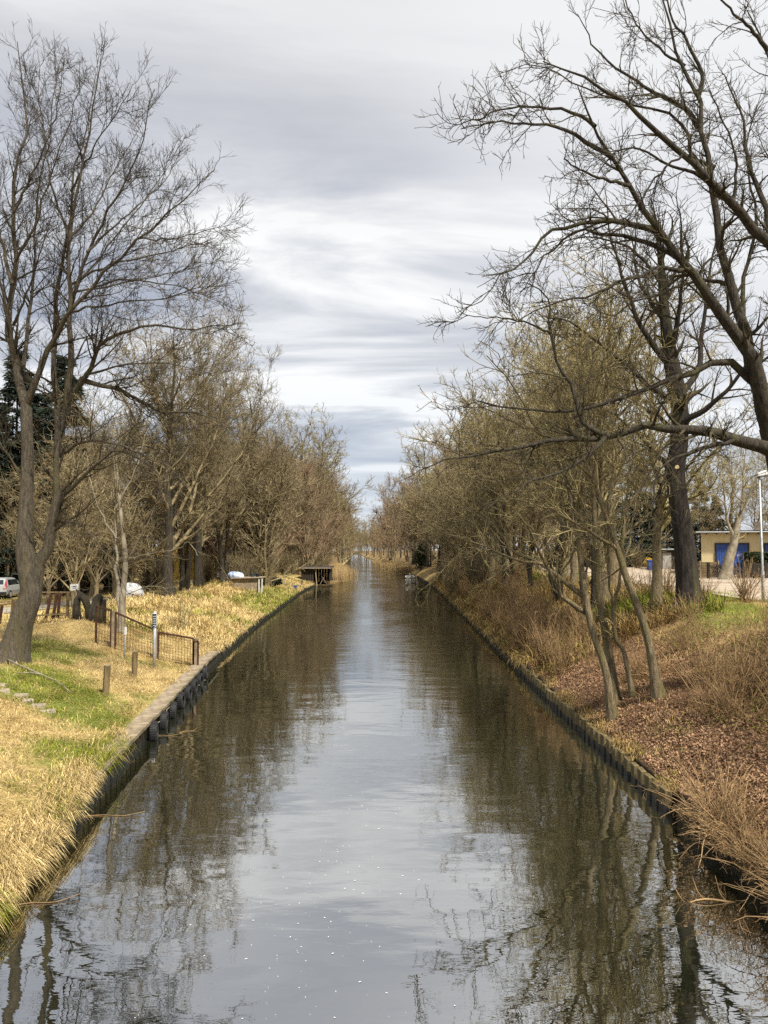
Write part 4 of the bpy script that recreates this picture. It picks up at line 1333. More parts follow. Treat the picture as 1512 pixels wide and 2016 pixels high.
# ---- shrubs
def bare_shrub(name, seed, height, spread, stems, material, r=0.006, curl=0.0, dens=(3.0, 3.5)):
    g = np.random.default_rng(seed)
    root = empty(name, (0, 0, 0))
    P0 = np.zeros((stems, 2, 3))
    P0[:, :, :2] = g.normal(0, 0.16, (stems, 1, 2))
    P0[:, 1, 2] = 0.1
    P = np.empty((stems, 8, 3))
    P[:, 0] = P0[:, 0]
    P[:, 0, 2] = -0.05
    a = g.random(stems) * 6.28
    sp_ = spread * g.random(stems)
    d = np.stack([np.cos(a) * sp_, np.sin(a) * sp_, np.ones(stems)], 1)
    ln = height * (0.55 + 0.5 * g.random(stems))
    for k in range(1, 8):
        d = d + g.normal(0, 0.11, (stems, 3))
        d[:, 2] -= curl
        d /= np.linalg.norm(d, axis=1, keepdims=True)
        P[:, k] = P[:, k - 1] + d * (ln / 7)[:, None]
    Rr = np.linspace(1.9, 0.8, 8)[None] * r * (0.7 + 0.7 * g.random((stems, 1)))
    P2, R2 = grow(P, Rr, g, dens[0], 0.15, (R(25), R(60)), (0.3 * height * 0.5, 0.3 * height), 5, 0.2, 0.03 - curl * 0.4, 0.7, r * 0.75)
    P3, R3 = grow(P2, R2, g, dens[1], 0.1, (R(25), R(65)), (0.10, 0.32), 3, 0.2, 0.05, 0.8, r * 0.6)
    V, q = join_tubes([(P, Rr, 4)])
    tag(mesh_np('stem', V, [q], material, parent=root, smooth=True), kind='stuff')
    V, q = join_tubes([(P2, R2, 3), (P3, R3, 3)])
    tag(mesh_np('twig', V, [q], material, parent=root, smooth=True), kind='stuff')
    return root


PROTO['brush_a'] = bare_shrub('bare_shrub', 61, 1.8, 0.7, 22, M['twig_tan'], 0.006, 0.05, (4.0, 4.5))
PROTO['brush_b'] = bare_shrub('bare_shrub', 62, 1.3, 1.4, 36, M['twig_tan'], 0.006, 0.14, (4.0, 4.5))
PROTO['brush_c'] = bare_shrub('bare_shrub', 63, 2.4, 0.5, 36, M['twig_tan'], 0.008, 0.0, (3.5, 3.5))
PROTO['brush_d'] = bare_shrub('bare_shrub', 64, 2.6, 0.45, 70, M['twig_brown'], 0.011, 0.0, (3.0, 3.0))
PROTO['fan_shrub'] = bare_shrub('fan_shrub', 65, 1.9, 0.9, 28, M['twig_olive'], 0.006, 0.0, (0.8, 0.8))
# tangle at the lower right, close to the bridge
for i in range(74):
    Y = 9.0 + 10.5 * prg.random() ** 1.1
    s = prg.uniform(-0.05, 3.6) if Y < 12.6 else prg.uniform(1.6, 5.2)
    if i < 16:
        Y, s = 9.2 + i * 0.28, prg.uniform(0.0, 0.4)
    place_kind(prg.choice(['brush_a', 'brush_a', 'brush_b']) if s > 0.5 else 'brush_b', float(XR(Y)) + s, Y, prg.uniform(0.5, 1.0), prg.random() * 6.28, 'on the bank below the spreading tree', 'tan bushes below the spreading tree', 'shrub')
for i in range(26):
    Y = prg.uniform(19, 28)
    s = prg.uniform(1.5, 6.5)
    place_kind(prg.choice(['brush_a', 'brush_b']), float(XR(Y)) + s, Y, prg.uniform(0.45, 0.8), prg.random() * 6.28, 'among the fallen leaves of the slope', 'low bushes on the leafy slope', 'shrub')
for i in range(96):
    Y = 27.5 + 80 * (i / 96) ** 1.25 + prg.uniform(-1, 1)
    s = prg.uniform(0.4, 2.6) if Y < 52 else prg.uniform(0.5, 5.0)
    place_kind(prg.choice(['brush_c', 'brush_a', 'brush_c'] if Y < 60 else ['brush_c', 'brush_a', 'brush_d']), float(XR(Y)) + s, Y, prg.uniform(0.55, 0.95) if Y < 60 else prg.uniform(0.8, 1.25), prg.random() * 6.28, 'in the thicket above the rotten edging', 'bushes above the rotten edging', 'shrub')
for i in range(5):
    Y = prg.uniform(27, 36)
    s = prg.uniform(5, 8.5)
    place('brush_c', float(XR(Y)) + s, Y, prg.uniform(0.45, 0.8), prg.random() * 6.28, 'thin bush at the edge of the gravel road', 'thin bushes beside the gravel road', 'shrub')
for i in range(34):
    Y = 76 + 90 * (i / 34) ** 1.2 + prg.uniform(-1, 1)
    s = prg.uniform(3.5, 10) if 90 < Y < 118 else prg.uniform(2.0, 9)
    place('brush_d', float(XL(Y)) - s, Y, prg.uniform(1.0, 1.7), prg.random() * 6.28, 'upright brown bush under the row of trees by the boathouse', 'bushes under the boathouse row of trees', 'shrub')
for i in range(22):
    px = prg.uniform(-10, 330)
    Y = prg.uniform(60, 84)
    place('brush_d', px_ground_x(px, Y), Y, prg.uniform(1.0, 1.6), prg.random() * 6.28, 'brown bush in the thicket beyond the dirt track', 'bushes beyond the dirt track', 'shrub')
for i in range(14):
    px = prg.uniform(1080, 1330)
    Y = prg.uniform(84, 100)
    place('brush_d', px_ground_x(px, Y), Y, prg.uniform(1.0, 1.6), prg.random() * 6.28, 'brown bush on the far side of the gravel road', 'bushes across the gravel road', 'shrub')
c = on_ground(355, 1245)
place('fan_shrub', c[0], c[1], 1.2, 0.4, 'shrub of thin stems fanning out behind the rusty mesh fence', None, 'shrub')


# evergreens: many small leaf faces over an uneven body
def leafy(name, seed, dims, n, leaf, material, lobes=5):
    g = np.random.default_rng(seed)
    root = empty(name, (0, 0, 0))
    dims = np.array(dims, float)
    C = []
    lob = [(g.normal(0, 0.3, 3) * dims * np.array([1, 1, 0.6]), 0.45 + 0.3 * g.random()) for _ in range(lobes)]
    for c_, r_ in lob:
        k = n // lobes
        d = g.normal(size=(k, 3))
        d /= np.linalg.norm(d, axis=1, keepdims=True)
        C.append(c_ + d * dims * r_ * (0.6 + 0.45 * g.random((k, 1))))
    C = np.concatenate(C)
    C[:, 2] += dims[2] * 0.75
    C = C[C[:, 2] > 0.02]
    k = len(C)
    D = g.normal(size=(k, 3))
    D /= np.linalg.norm(D, axis=1, keepdims=True)
    sd = np.cross(D, g.normal(size=(k, 3)))
    sd /= np.linalg.norm(sd, axis=1, keepdims=True)
    L_ = leaf * (0.7 + 0.6 * g.random(k))[:, None]
    V = np.stack([C - D * L_, C + sd * L_ * 0.5, C + D * L_, C - sd * L_ * 0.5], 1).reshape(-1, 3)
    mesh_np('foliage', V, [np.arange(4 * k).reshape(-1, 4)], material, parent=root)
    mb = MB()
    for q in range(5):
        c_ = lob[q % lobes][0]
        mb.tube([(0.05 * q - 0.1, 0, -0.05), (c_[0] * 0.4, c_[1] * 0.4, dims[2] * 0.4), (c_[0], c_[1], dims[2] * 0.7)], [0.04, 0.03, 0.012], 6)
    mb.build('stem', M['bark_dark'], root, smooth=True)
    return root


def stand(o, x, y, label, cat, group=None, rz=0.0, scale=1.0):
    o.location = (float(x), float(y), float(H(x, y)) - 0.02)
    o.rotation_euler = (0, 0, rz)
    o.scale = (scale,) * 3
    tag(o, label, cat, group)
    return o


stand(leafy('evergreen_bush', 71, (1.6, 1.6, 3.6), 2600, 0.16, M['ever'], 7), float(XR(148)) + 1.2, 148, 'dark evergreen bush at the water edge beyond the reeds', 'shrub')
c = on_ground(530, 1160)
stand(leafy('juniper', 72, (1.6, 0.8, 0.75), 1600, 0.12, M['needle'], 5), c[0], c[1] + 2, 'low dark juniper sprawling on the lawn by the boathouse', 'shrub', rz=-0.5)
c = at(1283, 1115, 78)
stand(leafy('flowering_bush', 73, (0.75, 0.7, 0.85), 700, 0.09, M['forsythia'], 5), c[0], c[1], 'bright yellow flowering bush across the gravel road', 'shrub')


# reeds at the far water edges
def reed_clump(seed):
    g = np.random.default_rng(seed)
    n = 420
    b = np.stack([g.normal(0, 0.8, n), g.normal(0, 1.6, n), np.full(n, -0.35)], 1)
    P = np.empty((n, 3, 3))
    P[:, 0] = b
    d = np.stack([g.normal(0, 0.12, n), g.normal(0, 0.12, n), np.ones(n)], 1)
    ln = 1.5 + 0.9 * g.random(n)
    P[:, 1] = b + d * (ln * 0.6)[:, None]
    P[:, 2] = P[:, 1] + (d + g.normal(0, 0.15, (n, 3))) * (ln * 0.4)[:, None]
    V, q = join_tubes([(P, np.broadcast_to(np.array([0.02, 0.022, 0.008]), (n, 3)), 3)])
    root = empty('reed_clump', (0, 0, 0))
    tag(mesh_np('stalk', V, [q], M['reed'], parent=root, smooth=True), kind='stuff')
    return root


reed0 = reed_clump(81)
first = True
for side, spots in (('L', [118.5, 121, 124, 128, 134, 141, 149, 158, 168, 180]), ('R', [164, 172, 180, 190, 202, 216, 230, 246, 262, 280, 300])):
    for Y in spots:
        o = reed0 if first else copy_tree(reed0)
        first = False
        x = float(XL(Y)) + 0.1 if side == 'L' else float(XR(Y)) - 0.1
        o.location = (x, Y, 0.35)
        o.rotation_euler = (0, 0, prg.random() * 3.1)
        s = prg.uniform(0.75, 1.0)
        o.scale = (s, s * 1.3, s * (0.95 if side == 'L' else 0.8))
        tag(o, 'clump of tan reeds standing in the water %s' % ('past the boathouse' if side == 'L' else 'beyond the dark evergreen bush'), 'reeds', 'reeds %s' % ('past the boathouse' if side == 'L' else 'beyond the dark evergreen bush'))


# ------------------------------------------------------------------ bank walls
def wall_dir(fn, y):
    a = np.array([float(fn(y - 0.4)), y - 0.4])
    b = np.array([float(fn(y + 0.4)), y + 0.4])
    d = (b - a) / np.linalg.norm(b - a)
    return d


def pile_wall(name, fn, side, y0, y1, period, top, label, cap=False, wmul=0.62, cap_w=0.50):
    base = (float(fn(y0)), y0, 0.0)
    root = empty(name, base)
    tag(root, label, 'retaining wall')
    pm = MB()
    w, d = period * wmul, 0.11
    # one trough of folded sheet: front pan with raked flanks, open at the back, wet band at the foot
    prof = [(-w / 2 - 0.05, 0.0), (-w / 2, d), (w / 2, d), (w / 2 + 0.05, 0.0)]
    V, F = [], []
    for z in (-1.0, 0.0):
        V += [(x, y, z) for x, y in prof]
    F = [(0, 1, 5, 4), (1, 2, 6, 5), (2, 3, 7, 6), (3, 0, 4, 7), (4, 5, 6, 7), (3, 2, 1, 0)]
    pm.add(V, F)
    me_o = pm.build('pile', M['pile'], root)
    wet = MB()
    e = 0.004
    prof2 = [(-w / 2 - 0.05 - e, -e), (-w / 2 - e, d + e), (w / 2 + e, d + e), (w / 2 + 0.05 + e, -e)]
    V = []
    for z in (-0.9, 0.0):
        V += [(x, y, z) for x, y in prof2]
    wet.add(V, F)
    wet_o = wet.build('waterline_band', M['pile_wet_shade'], me_o)
    y = y0
    first = True
    g = random.Random(int(y0 * 7) + (1 if side == 'R' else 0))
    while y < y1:
        dd = wall_dir(fn, y)
        rz = math.atan2(dd[1], dd[0])
        o = me_o if first else me_o.copy()
        wo_ = wet_o if first else wet_o.copy()
        if not first:
            COL.objects.link(o)
            COL.objects.link(wo_)
            o.parent = root
            wo_.parent = o
        first = False
        # profile +y must face the water
        if side == 'L':
            rz += math.pi
        o.location = (float(fn(y)) - base[0], y - base[1], top + g.uniform(-0.06, 0.03))
        o.rotation_euler = (g.uniform(-0.04, 0.03), g.uniform(-0.035, 0.035), rz + g.uniform(-0.06, 0.06))
        wo_.location = (0, 0, -top + 0.16 + g.uniform(-0.03, 0.04))
        y += period * dd[1]
    # sheet between the troughs, coloured dark to stand for the shade of the recess
    ys = np.arange(y0 - 0.2, y1 + 0.2, 0.5)
    k = 0.06 if side == 'R' else -0.06
    V = []
    for q in ys:
        x = float(fn(q)) + k
        for (ox, z) in ((0, -0.8), (0, top - 0.03), (k * 1.2, top - 0.03), (k * 1.2, -0.8)):
            V.append((x + ox - base[0], q - base[1], z))
    n = len(ys)
    F = []
    for i in range(n - 1):
        for j in range(3):
            a = i * 4 + j
            F.append((a, a + 1, a + 5, a + 4))
    mm = MB()
    mm.add(V, F)
    mm.build('back_sheet', M['pile_wet_shade'], root)
    if cap:
        g2 = random.Random(3)
        y = y0 + 2.2
        while y < y1 - 0.3:
            ln = min(1.15 + g2.uniform(-0.1, 0.15), y1 - y)
            d1 = wall_dir(fn, y + ln / 2)
            c_ = np.array([float(fn(y + ln / 2)), y + ln / 2])
            nn = np.array([-d1[1], d1[0]])
            if side == 'L':
                c_ = c_ + nn * (cap_w / 2 - 0.21)
            else:
                c_ = c_ - nn * (cap_w / 2 - 0.21)
            b = MB()
            b.box((0, 0, 0), (ln / d1[1] - 0.022, cap_w, 0.10))
            o = b.build('cap_stone', M['concrete'], root, bevel=0.012)
            o.location = (c_[0] - base[0], c_[1] - base[1], top + 0.065 + g2.uniform(-0.008, 0.008))
            o.rotation_euler = (g2.uniform(-0.012, 0.012), g2.uniform(-0.008, 0.008), math.atan2(d1[1], d1[0]))
            y += ln
    return root


pile_wall('capped_pile_wall', XL, 'L', 13.2, 34.5, 0.45, 0.40, 'sheet pile wall with a flat stone coping below the wooden posts', cap=True)
pile_wall('pile_wall', XR, 'R', 15.0, 31.5, 0.47, 0.43, 'row of mossy piles holding the leaf strewn slope')


def edge_wall(name, fn, side, y0, y1, top, label):
    """weathered far edging: many thin stakes too small to tell apart"""
    g = np.random.default_rng(int(y0))
    ys = np.arange(y0, y1, 0.42)
    V, F, n = [], [], 0
    base = (float(fn(y0)), y0, 0)
    mb_ = MB(base)
    for q in ys:
        s = 1 if side == 'L' else -1
        t = top + g.normal(0, 0.06)
        mb_.box((float(fn(q)) - s * 0.02, q, (t - 0.9) / 2), (0.16, 0.34 + 0.04 * g.random(), t + 0.9), rz=g.normal(0, 0.05))
    o = mb_.build(name, M['pile_wet_shade'])
    o.location = base
    tag(o, label, 'retaining wall')
    return o


edge_wall('timber_edging', XL, 'L', 34.7, 104, 0.27, 'dark timber edging of the grass bank between the mesh fence and boathouse')
edge_wall('timber_edging', XR, 'R', 31.7, 140, 0.24, 'dark rotten timber edging below the brown thicket')


# tyres hung on the left wall
def tyre():
    root = empty('tyre', (0, 0, 0))
    mb_ = MB()
    Rm, sides = 0.31, 26
    prof = [(0.17, -0.085), (0.25, -0.105), (0.295, -0.10), (0.315, -0.06), (0.32, 0.0), (0.315, 0.06), (0.295, 0.10), (0.25, 0.105), (0.17, 0.085), (0.19, 0.06), (0.27, 0.0), (0.19, -0.06)]
    V, F = [], []
    m_ = len(prof)
    for i in range(sides):
        a = 2 * math.pi * i / sides
        for (r_, w_) in prof:
            V.append((r_ * math.cos(a), w_, r_ * math.sin(a)))
    for i in range(sides):
        for j in range(m_):
            F.append((i * m_ + j, i * m_ + (j + 1) % m_, ((i + 1) % sides) * m_ + (j + 1) % m_, ((i + 1) % sides) * m_ + j))
    mb_.add(V, F)
    mb_.build('carcass', M['rubber'], root, smooth=True)
    tr = MB()
    for i in range(26):
        a = 2 * math.pi * (i + 0.5) / 26
        for w_ in (-0.055, 0.0, 0.055):
            tr.box((0.322 * math.cos(a), w_, 0.322 * math.sin(a)), (0.016, 0.042, 0.05), ry=-a)
    tr.build('tread', M['rubber'], root)
    rp = MB()
    rp.tube([(0, -0.03, 0.29), (0.02, -0.05, 0.42), (0, -0.12, 0.5)], 0.012, 6)
    rp.build('rope', M['wood_grey'], root)
    return root


ty0 = tyre()
for i, Y in enumerate([20.6, 21.9, 23.3, 24.7, 26.1, 27.4, 28.8, 30.2]):
    o = ty0 if i == 0 else copy_tree(ty0)
    dd = wall_dir(XL, Y)
    o.location = (float(XL(Y)) + 0.27, Y, 0.20 + prg.uniform(-0.04, 0.04))
    o.scale = (0.8, 0.95, 0.8)
    o.rotation_euler = (prg.uniform(-0.08, 0.08), prg.uniform(0, 3), math.atan2(dd[1], dd[0]) + prg.uniform(-0.12, 0.12))
    tag(o, 'black tyre hung as a fender on the wall below the stone coping', 'tyre', 'tyres hung along the coped wall')

# ------------------------------------------------------------------ left bank furniture
# two wooden bollards
for (px, py, ptop, lab, dx) in [(207, 1370, 1311, 'weathered wooden post standing in the green grass strip', 0.05), (264, 1333, 1283, 'weathered wooden post in straw grass nearer the mesh fence', 0.02)]:
    c = on_ground(px, py)
    hgt = (py - ptop) / F_PX * c[1]
    root = empty('wooden_post', (c[0], c[1], c[2]))
    mb_ = MB()
    n = 7
    mb_.tube([(dx * t, 0, -0.2 + (hgt + 0.2) * t) for t in np.linspace(0, 1, n)], [0.10, 0.098, 0.094, 0.097, 0.092, 0.095, 0.09], 11)
    mb_.build('shaft', M['wood'], root, smooth=False)
    t_ = MB()
    t_.tube([(dx, 0, hgt), (dx, 0, hgt + 0.012)], [0.088, 0.08], 11)
    t_.build('cut_top', M['wood_grey'], root)
    tag(root, lab, 'post', 'wooden posts in the grass')

# kilometre board on a steel post
c = at(304, 1290, 28.2)
g0 = float(H(c[0], c[1]))
root = empty('canal_marker', (c[0], c[1], g0))
z = lambda py: at(304, py, 28.2)[2] - g0
mb_ = MB()
mb_.tube([(0, 0, -0.2), (0.0, 0, z(1213))], 0.055, 10)
mb_.build('post', M['galv'], root, smooth=True)
mb_ = MB()
mb_.prism([(-0.08, -0.07, z(1208)), (0.085, -0.07, z(1208)), (0.085, -0.07, z(1231)), (0.0, -0.07, z(1236)), (-0.08, -0.07, z(1236))], None, (0, 0.012, 0))
board = mb_.build('board', M['sign_dark'], root)
mb_ = MB()
for (a, b) in (((0.085, z(1208)), (0.085, z(1231))), ((0.085, z(1231)), (0.0, z(1236))), ((-0.08, z(1208)), (0.085, z(1208)))):
    mb_.bar((a[0], -0.078, a[1]), (b[0], -0.078, b[1]), 0.014, 0.014, up=(0, 1, 0))
mb_.build('rim', M['white'], board)
mb_ = MB()
for i in range(5):
    zz = z(1211) + (z(1233) - z(1211)) * (i + 0.5) / 5
    mb_.bar((-0.04, -0.075, zz - 0.014), (0.04, -0.075, zz + 0.012), 0.018, 0.006, up=(0, 1, 0))
    mb_.bar((0.036, -0.0755, zz + 0.012), (0.03, -0.0755, zz - 0.03), 0.014, 0.006, up=(0, 1, 0))
mb_.build('lettering', M['white'], board)
tag(root, 'dark narrow board with white vertical lettering on a grey steel post', 'sign')
mb_ = MB()
mb_.tube([(0, 0, z(1209)), (0.0, 0, z(1204))], [0.06, 0.045], 10)
mb_.build('post_cap', M['white'], root)

# short steel stake with a white plate
c = on_ground(244, 1300)
root = empty('marker_stake', c)
hh = (1300 - 1235) / F_PX * c[1]
mb_ = MB()
mb_.tube([(0, 0, -0.1), (0.05, 0, hh)], 0.025, 8)
mb_.build('stake', M['galv'], root, smooth=True)
mb_ = MB()
mb_.box((0.055, -0.03, hh - 0.15), (0.09, 0.01, 0.28), ry=0.03)
mb_.build('plate', M['white'], root)
tag(root, 'thin grey stake with a small white plate before the mesh fence', 'sign')

# rusty mesh fence down to the water
YF = 30.3


def mesh_fence():
    root = empty('mesh_fence', at(300, 1285, YF) * np.array([1, 1, 0]) + np.array([0, 0, 1.0]))
    o3 = np.array(root.location)
    panels = [((190, 1194), (219, 1202)), ((228, 1206), (303, 1239)), ((312, 1245), (381, 1257)), ((390, 1262), (405, 1264))]
    for i, ((xa, ya), (xb, yb)) in enumerate(panels):
        a, b = at(xa, ya, YF), at(xb, yb, YF)
        ga, gb = float(H(a[0], YF)) + 0.02, float(H(b[0], YF)) + 0.02
        if i == 3:
            b[0] = float(XL(YF)) - 0.2
            gb = float(H(b[0], YF)) + 0.05
        fr = MB(o3)
        fr.bar(a, b, 0.065)
        A0, B0 = np.array([a[0], YF, ga]), np.array([b[0], YF, gb])
        fr.bar(A0, a, 0.065)
        fr.bar(B0, b, 0.065)
        fr.bar(A0, B0, 0.035)
        p = fr.build('frame', M['rust'], root)
        ms = MB(o3)
        n = max(3, int((b[0] - a[0]) / 0.11))
        if i == 3:
            n = 4
        for k in range(1, n):
            f = k / n
            ms.bar(A0 * (1 - f) + B0 * f, a * (1 - f) + b * f, 0.011 if i < 3 else 0.022)
        nz = 10 if i < 3 else 2
        for k in range(1, nz):
            f = k / nz
            ms.bar(A0 * (1 - f) + a * f, B0 * (1 - f) + b * f, 0.007)
        ms.build('mesh', M['rust'], p)
    for (px, ptop) in [(223, 1203), (307, 1240), (386, 1258)]:
        a = at(px, ptop, YF)
        g_ = float(H(a[0], YF))
        q = MB(o3)
        q.box((a[0], YF + 0.03, (g_ - 0.2 + a[2] + 0.02) / 2), (0.13, 0.12, a[2] + 0.02 - g_ + 0.2))
        q.build('post', M['concrete'], root, bevel=0.012)
    tag(root, 'low rusty mesh fence stepping down the bank to the water', 'fence')


mesh_fence()

# leaning board fence behind the forked tree
YK = 37.0
root = empty('old_fence', at(90, 1215, YK))
o3 = np.array(root.location)
g = random.Random(5)
for (pxb, pxt, ptop) in [(-2, 4, 1192), (43, 53, 1172), (62, 72, 1176), (88, 101, 1170), (103, 112, 1168), (112, 118, 1168), (132, 134, 1166), (20, 27, 1180)]:
    b = at(pxb, 1235, YK)
    b[2] = float(H(b[0], YK)) - 0.05
    t = at(pxt, ptop, YK - 0.15)
    q = MB(o3)
    q.bar(b, t, 0.12, 0.08, up=(0, 1, 0))
    q.build('post', M['wood'] if g.random() < 0.6 else M['rust'], root)
for (xa, ya, xb, yb) in [(54, 1181, 122, 1169), (60, 1166, 146, 1166), (-8, 1192, 45, 1186), (55, 1213, 130, 1208)]:
    q = MB(o3)
    q.bar(at(xa, ya, YK - 0.1), at(xb, yb, YK - 0.1), 0.07, 0.07)
    q.build('rail', M['wood'], root)
q = MB(o3)
for i in range(14):
    px = -6 + i * 10
    a = at(px, 1187 - px * 0.12, YK)
    b = a.copy()
    b[2] = float(H(a[0], YK)) + 0.05
    q.bar(b, a, 0.006)
for k in range(4):
    f = k / 4
    a, b = at(-6, 1188, YK), at(130, 1171, YK)
    a[2] = a[2] * f + (1 - f) * (float(H(a[0], YK)) + 0.1)
    b[2] = b[2] * f + (1 - f) * (float(H(b[0], YK)) + 0.1)
    q.bar(a, b, 0.006)
q.build('wire_mesh', M['rust'], root)
tag(root, 'old leaning fence of boards, rails and wire behind the forked tree', 'fence')

# white notice on two legs at the fence end
c = at(147, 1156, 36.4)
gz = float(H(c[0], c[1]))
root = empty('notice_sign', (c[0], c[1], gz))
q = MB()
q.box((0, 0, c[2] - gz), (0.42, 0.03, 0.30), ry=-0.1)
pl = q.build('panel', M['white'], root, bevel=0.006)
q = MB()
q.box((0.0, -0.019, c[2] - gz + 0.035), (0.19, 0.008, 0.045), ry=-0.1)
q.box((0.0, -0.019, c[2] - gz - 0.055), (0.2, 0.008, 0.02), ry=-0.1)
q.build('lettering', M['print'], pl)
q = MB()
q.box((0.215, -0.012, c[2] - gz + 0.02), (0.035, 0.04, 0.40))
q.build('edge_strip', M['wood_grey'], root)
for dx in (-0.09, 0.09):
    q = MB()
    q.bar((dx, 0.03, -0.1), (dx * 0.7, 0.03, c[2] - gz), 0.05)
    q.build('leg', M['wood_grey'], root)
tag(root, 'small white notice with two dark lines on legs by the stumps', 'sign')

# stumps: an arched broken stem and a hollow stump
Yq = 36.0
root = empty('arched_stump', at(163, 1222, Yq))
o3 = np.array(root.location)
q = MB(o3)
q.tube([at(152, 1224, Yq), at(151, 1200, Yq), at(152, 1180, Yq), at(158, 1172, Yq), at(168, 1180, Yq), at(174, 1200, Yq), at(177, 1226, Yq)], [0.20, 0.17, 0.16, 0.19, 0.19, 0.15, 0.18], 10)
q.build('stem', M['bark_dark'], root, smooth=True)
q = MB(o3)
q.tube([at(158, 1174, Yq), at(154, 1164, Yq - 0.1), at(150, 1161, Yq)], [0.13, 0.08, 0.03], 8)
q.build('broken_end', M['bark_dark'], root, smooth=True)
tag(root, 'dark arched dead stem beside the white notice', 'stump')
root = empty('tree_stump', at(192, 1228, 35.4))
o3 = np.array(root.location)
q = MB(o3)
q.tube([at(186, 1234, 35.4), at(188, 1205, 35.4), at(193, 1180, 35.4), at(197, 1172, 35.4)], [0.42, 0.30, 0.24, 0.16], 12)
q.build('trunk', M['bark_dark'], root, smooth=True)
q = MB(o3)
q.tube([at(200, 1232, 35.3), at(203, 1205, 35.3), at(206, 1180, 35.3)], [0.2, 0.15, 0.08], 9)
q.build('side_stem', M['bark_grey'], root, smooth=True)
tag(root, 'dark jagged tree stump at the upper end of the mesh fence', 'stump')

# fallen branch and stone steps below the tree
q0 = on_ground(-10, 1292)
root = empty('fallen_branch', q0)
o3 = np.array(root.location)
pts = [on_ground(a, b) + np.array([0, 0, 0.10]) for a, b in [(-30, 1283), (0, 1297), (40, 1317), (80, 1334), (115, 1350), (138, 1370)]]
q = MB(o3)
q.tube(smooth_poly(pts, 14), np.linspace(0.045, 0.012, 14), 7)
q.build('branch', M['bark_pale'], root, smooth=True)
pts = [on_ground(a, b) + np.array([0, 0, 0.10]) for a, b in [(82, 1335), (60, 1331), (32, 1332)]]
q = MB(o3)
q.tube(smooth_poly(pts, 8), np.linspace(0.022, 0.010, 8), 6)
q.build('side_branch', M['bark_pale'], root, smooth=True)
tag(root, 'long pale fallen branch lying in the green grass', 'branch')
root = None
for i, (px, py) in enumerate([(-6, 1352), (10, 1362), (34, 1372), (58, 1382), (78, 1392), (98, 1402)]):
    c = on_ground(px, py)
    if root is None:
        root = empty('stone_steps', c)
        tag(root, 'half buried pale stone steps sunk in grass below the forked tree', 'steps')
        o3 = np.array(root.location)
    q = MB(o3)
    q.box(c + np.array([prg.uniform(-0.08, 0.08), prg.uniform(-0.05, 0.05), 0.0]), (prg.uniform(0.28, 0.42), 0.26, 0.14), rz=0.35 + prg.uniform(-0.15, 0.15), rx=prg.uniform(-0.08, 0.08), ry=prg.uniform(-0.08, 0.08), taper=0.9)
    q.build('step', M['stone'], root, bevel=0.02)

# ------------------------------------------------------------------ low concrete store, tarpaulins, garden things
Yc = 72.0
a, b = at(458, 1140, Yc), at(513, 1138, Yc)
gz = 1.25
root = empty('concrete_store', ((a[0] + b[0]) / 2, Yc, gz))
o3 = np.array(root.location)
topz = at(480, 1139, Yc)[2]
q = MB(o3)
q.box(((a[0] + b[0]) / 2 - 0.1, Yc + 1.1, (topz + gz) / 2 - 0.2), (b[0] - a[0] - 0.3, 2.0, topz - gz + 0.4))
q.build('wall', M['concrete'], root, bevel=0.02)
q = MB(o3)
q.box(((a[0] + b[0]) / 2, Yc + 1.1, topz + 0.06), (b[0] - a[0] + 0.35, 2.5, 0.10), ry=-0.02)
q.build('slab', M['wood_grey'], root, bevel=0.015)
for px in (510, 516):
    p = at(px, 1150, Yc - 0.05)
    q = MB(o3)
    q.box((p[0], Yc - 0.05, (topz + gz - 0.3) / 2), (0.09, 0.09, topz - gz + 0.3))
    q.build('post', M['white'], root)
tag(root, 'low grey concrete store with a flat slab top and white posts', 'shed')
c = at(460, 1136, Yc)


def heap(name, c, dims, material, label, cat, seed):
    g_ = np.random.default_rng(seed)
    n, m_ = 18, 9
    V, F = [], []
    for j in range(m_):
        ph = j / (m_ - 1) * math.pi / 2
        for i in range(n):
            a_ = 2 * math.pi * i / n
            k = 1 + 0.35 * (vnoise(math.cos(a_) * 1.7 + 5, math.sin(a_) * 1.7 + ph * 1.5, seed) - 0.5)
            V.append((math.cos(a_) * math.cos(ph) * dims[0] * k, math.sin(a_) * math.cos(ph) * dims[1] * k, math.sin(ph) ** 0.8 * dims[2] * k))
    for j in range(m_ - 1):
        for i in range(n):
            F.append((j * n + i, j * n + (i + 1) % n, (j + 1) * n + (i + 1) % n, (j + 1) * n + i))
    q_ = MB()
    q_.add(V, F)
    o = q_.build(name, material, smooth=False)
    o.location = [float(v_) for v_ in c]
    tag(o, label, cat)
    return o


heap('tarpaulin_bundle', (a[0] + 0.1, Yc + 0.9, topz + 0.10), (0.75, 0.6, 0.5), M['tarp_blue'], 'crumpled blue and white tarpaulin on the concrete store', 'tarpaulin', 4)
for (px, lab, w_) in [(497, 'dark plant pot on the slab of the concrete store', 'sign_dark'), (507, 'black bucket at the end of the concrete store slab', 'car_trim')]:
    p = at(px, 1136, Yc + 1.0)
    root = empty('plant_pot', (p[0], Yc + 1.0, topz + 0.11))
    q = MB()
    q.tube([(0, 0, 0), (0, 0, 0.30)], [0.16, 0.22], 12)
    q.build('pot', M[w_], root)
    q = MB()
    q.tube([(0, 0, 0.28), (0, 0, 0.33)], [0.24, 0.24], 12)
    q.build('rim', M[w_], root)
    tag(root, lab, 'pot')
c = at(258, 1150, 58)
heap('white_tarpaulin', (c[0], 58, float(H(c[0], 58))), (1.0, 0.8, 0.95), M['tarp'], 'white tarpaulin covered heap beside the dirt track', 'tarpaulin', 9)


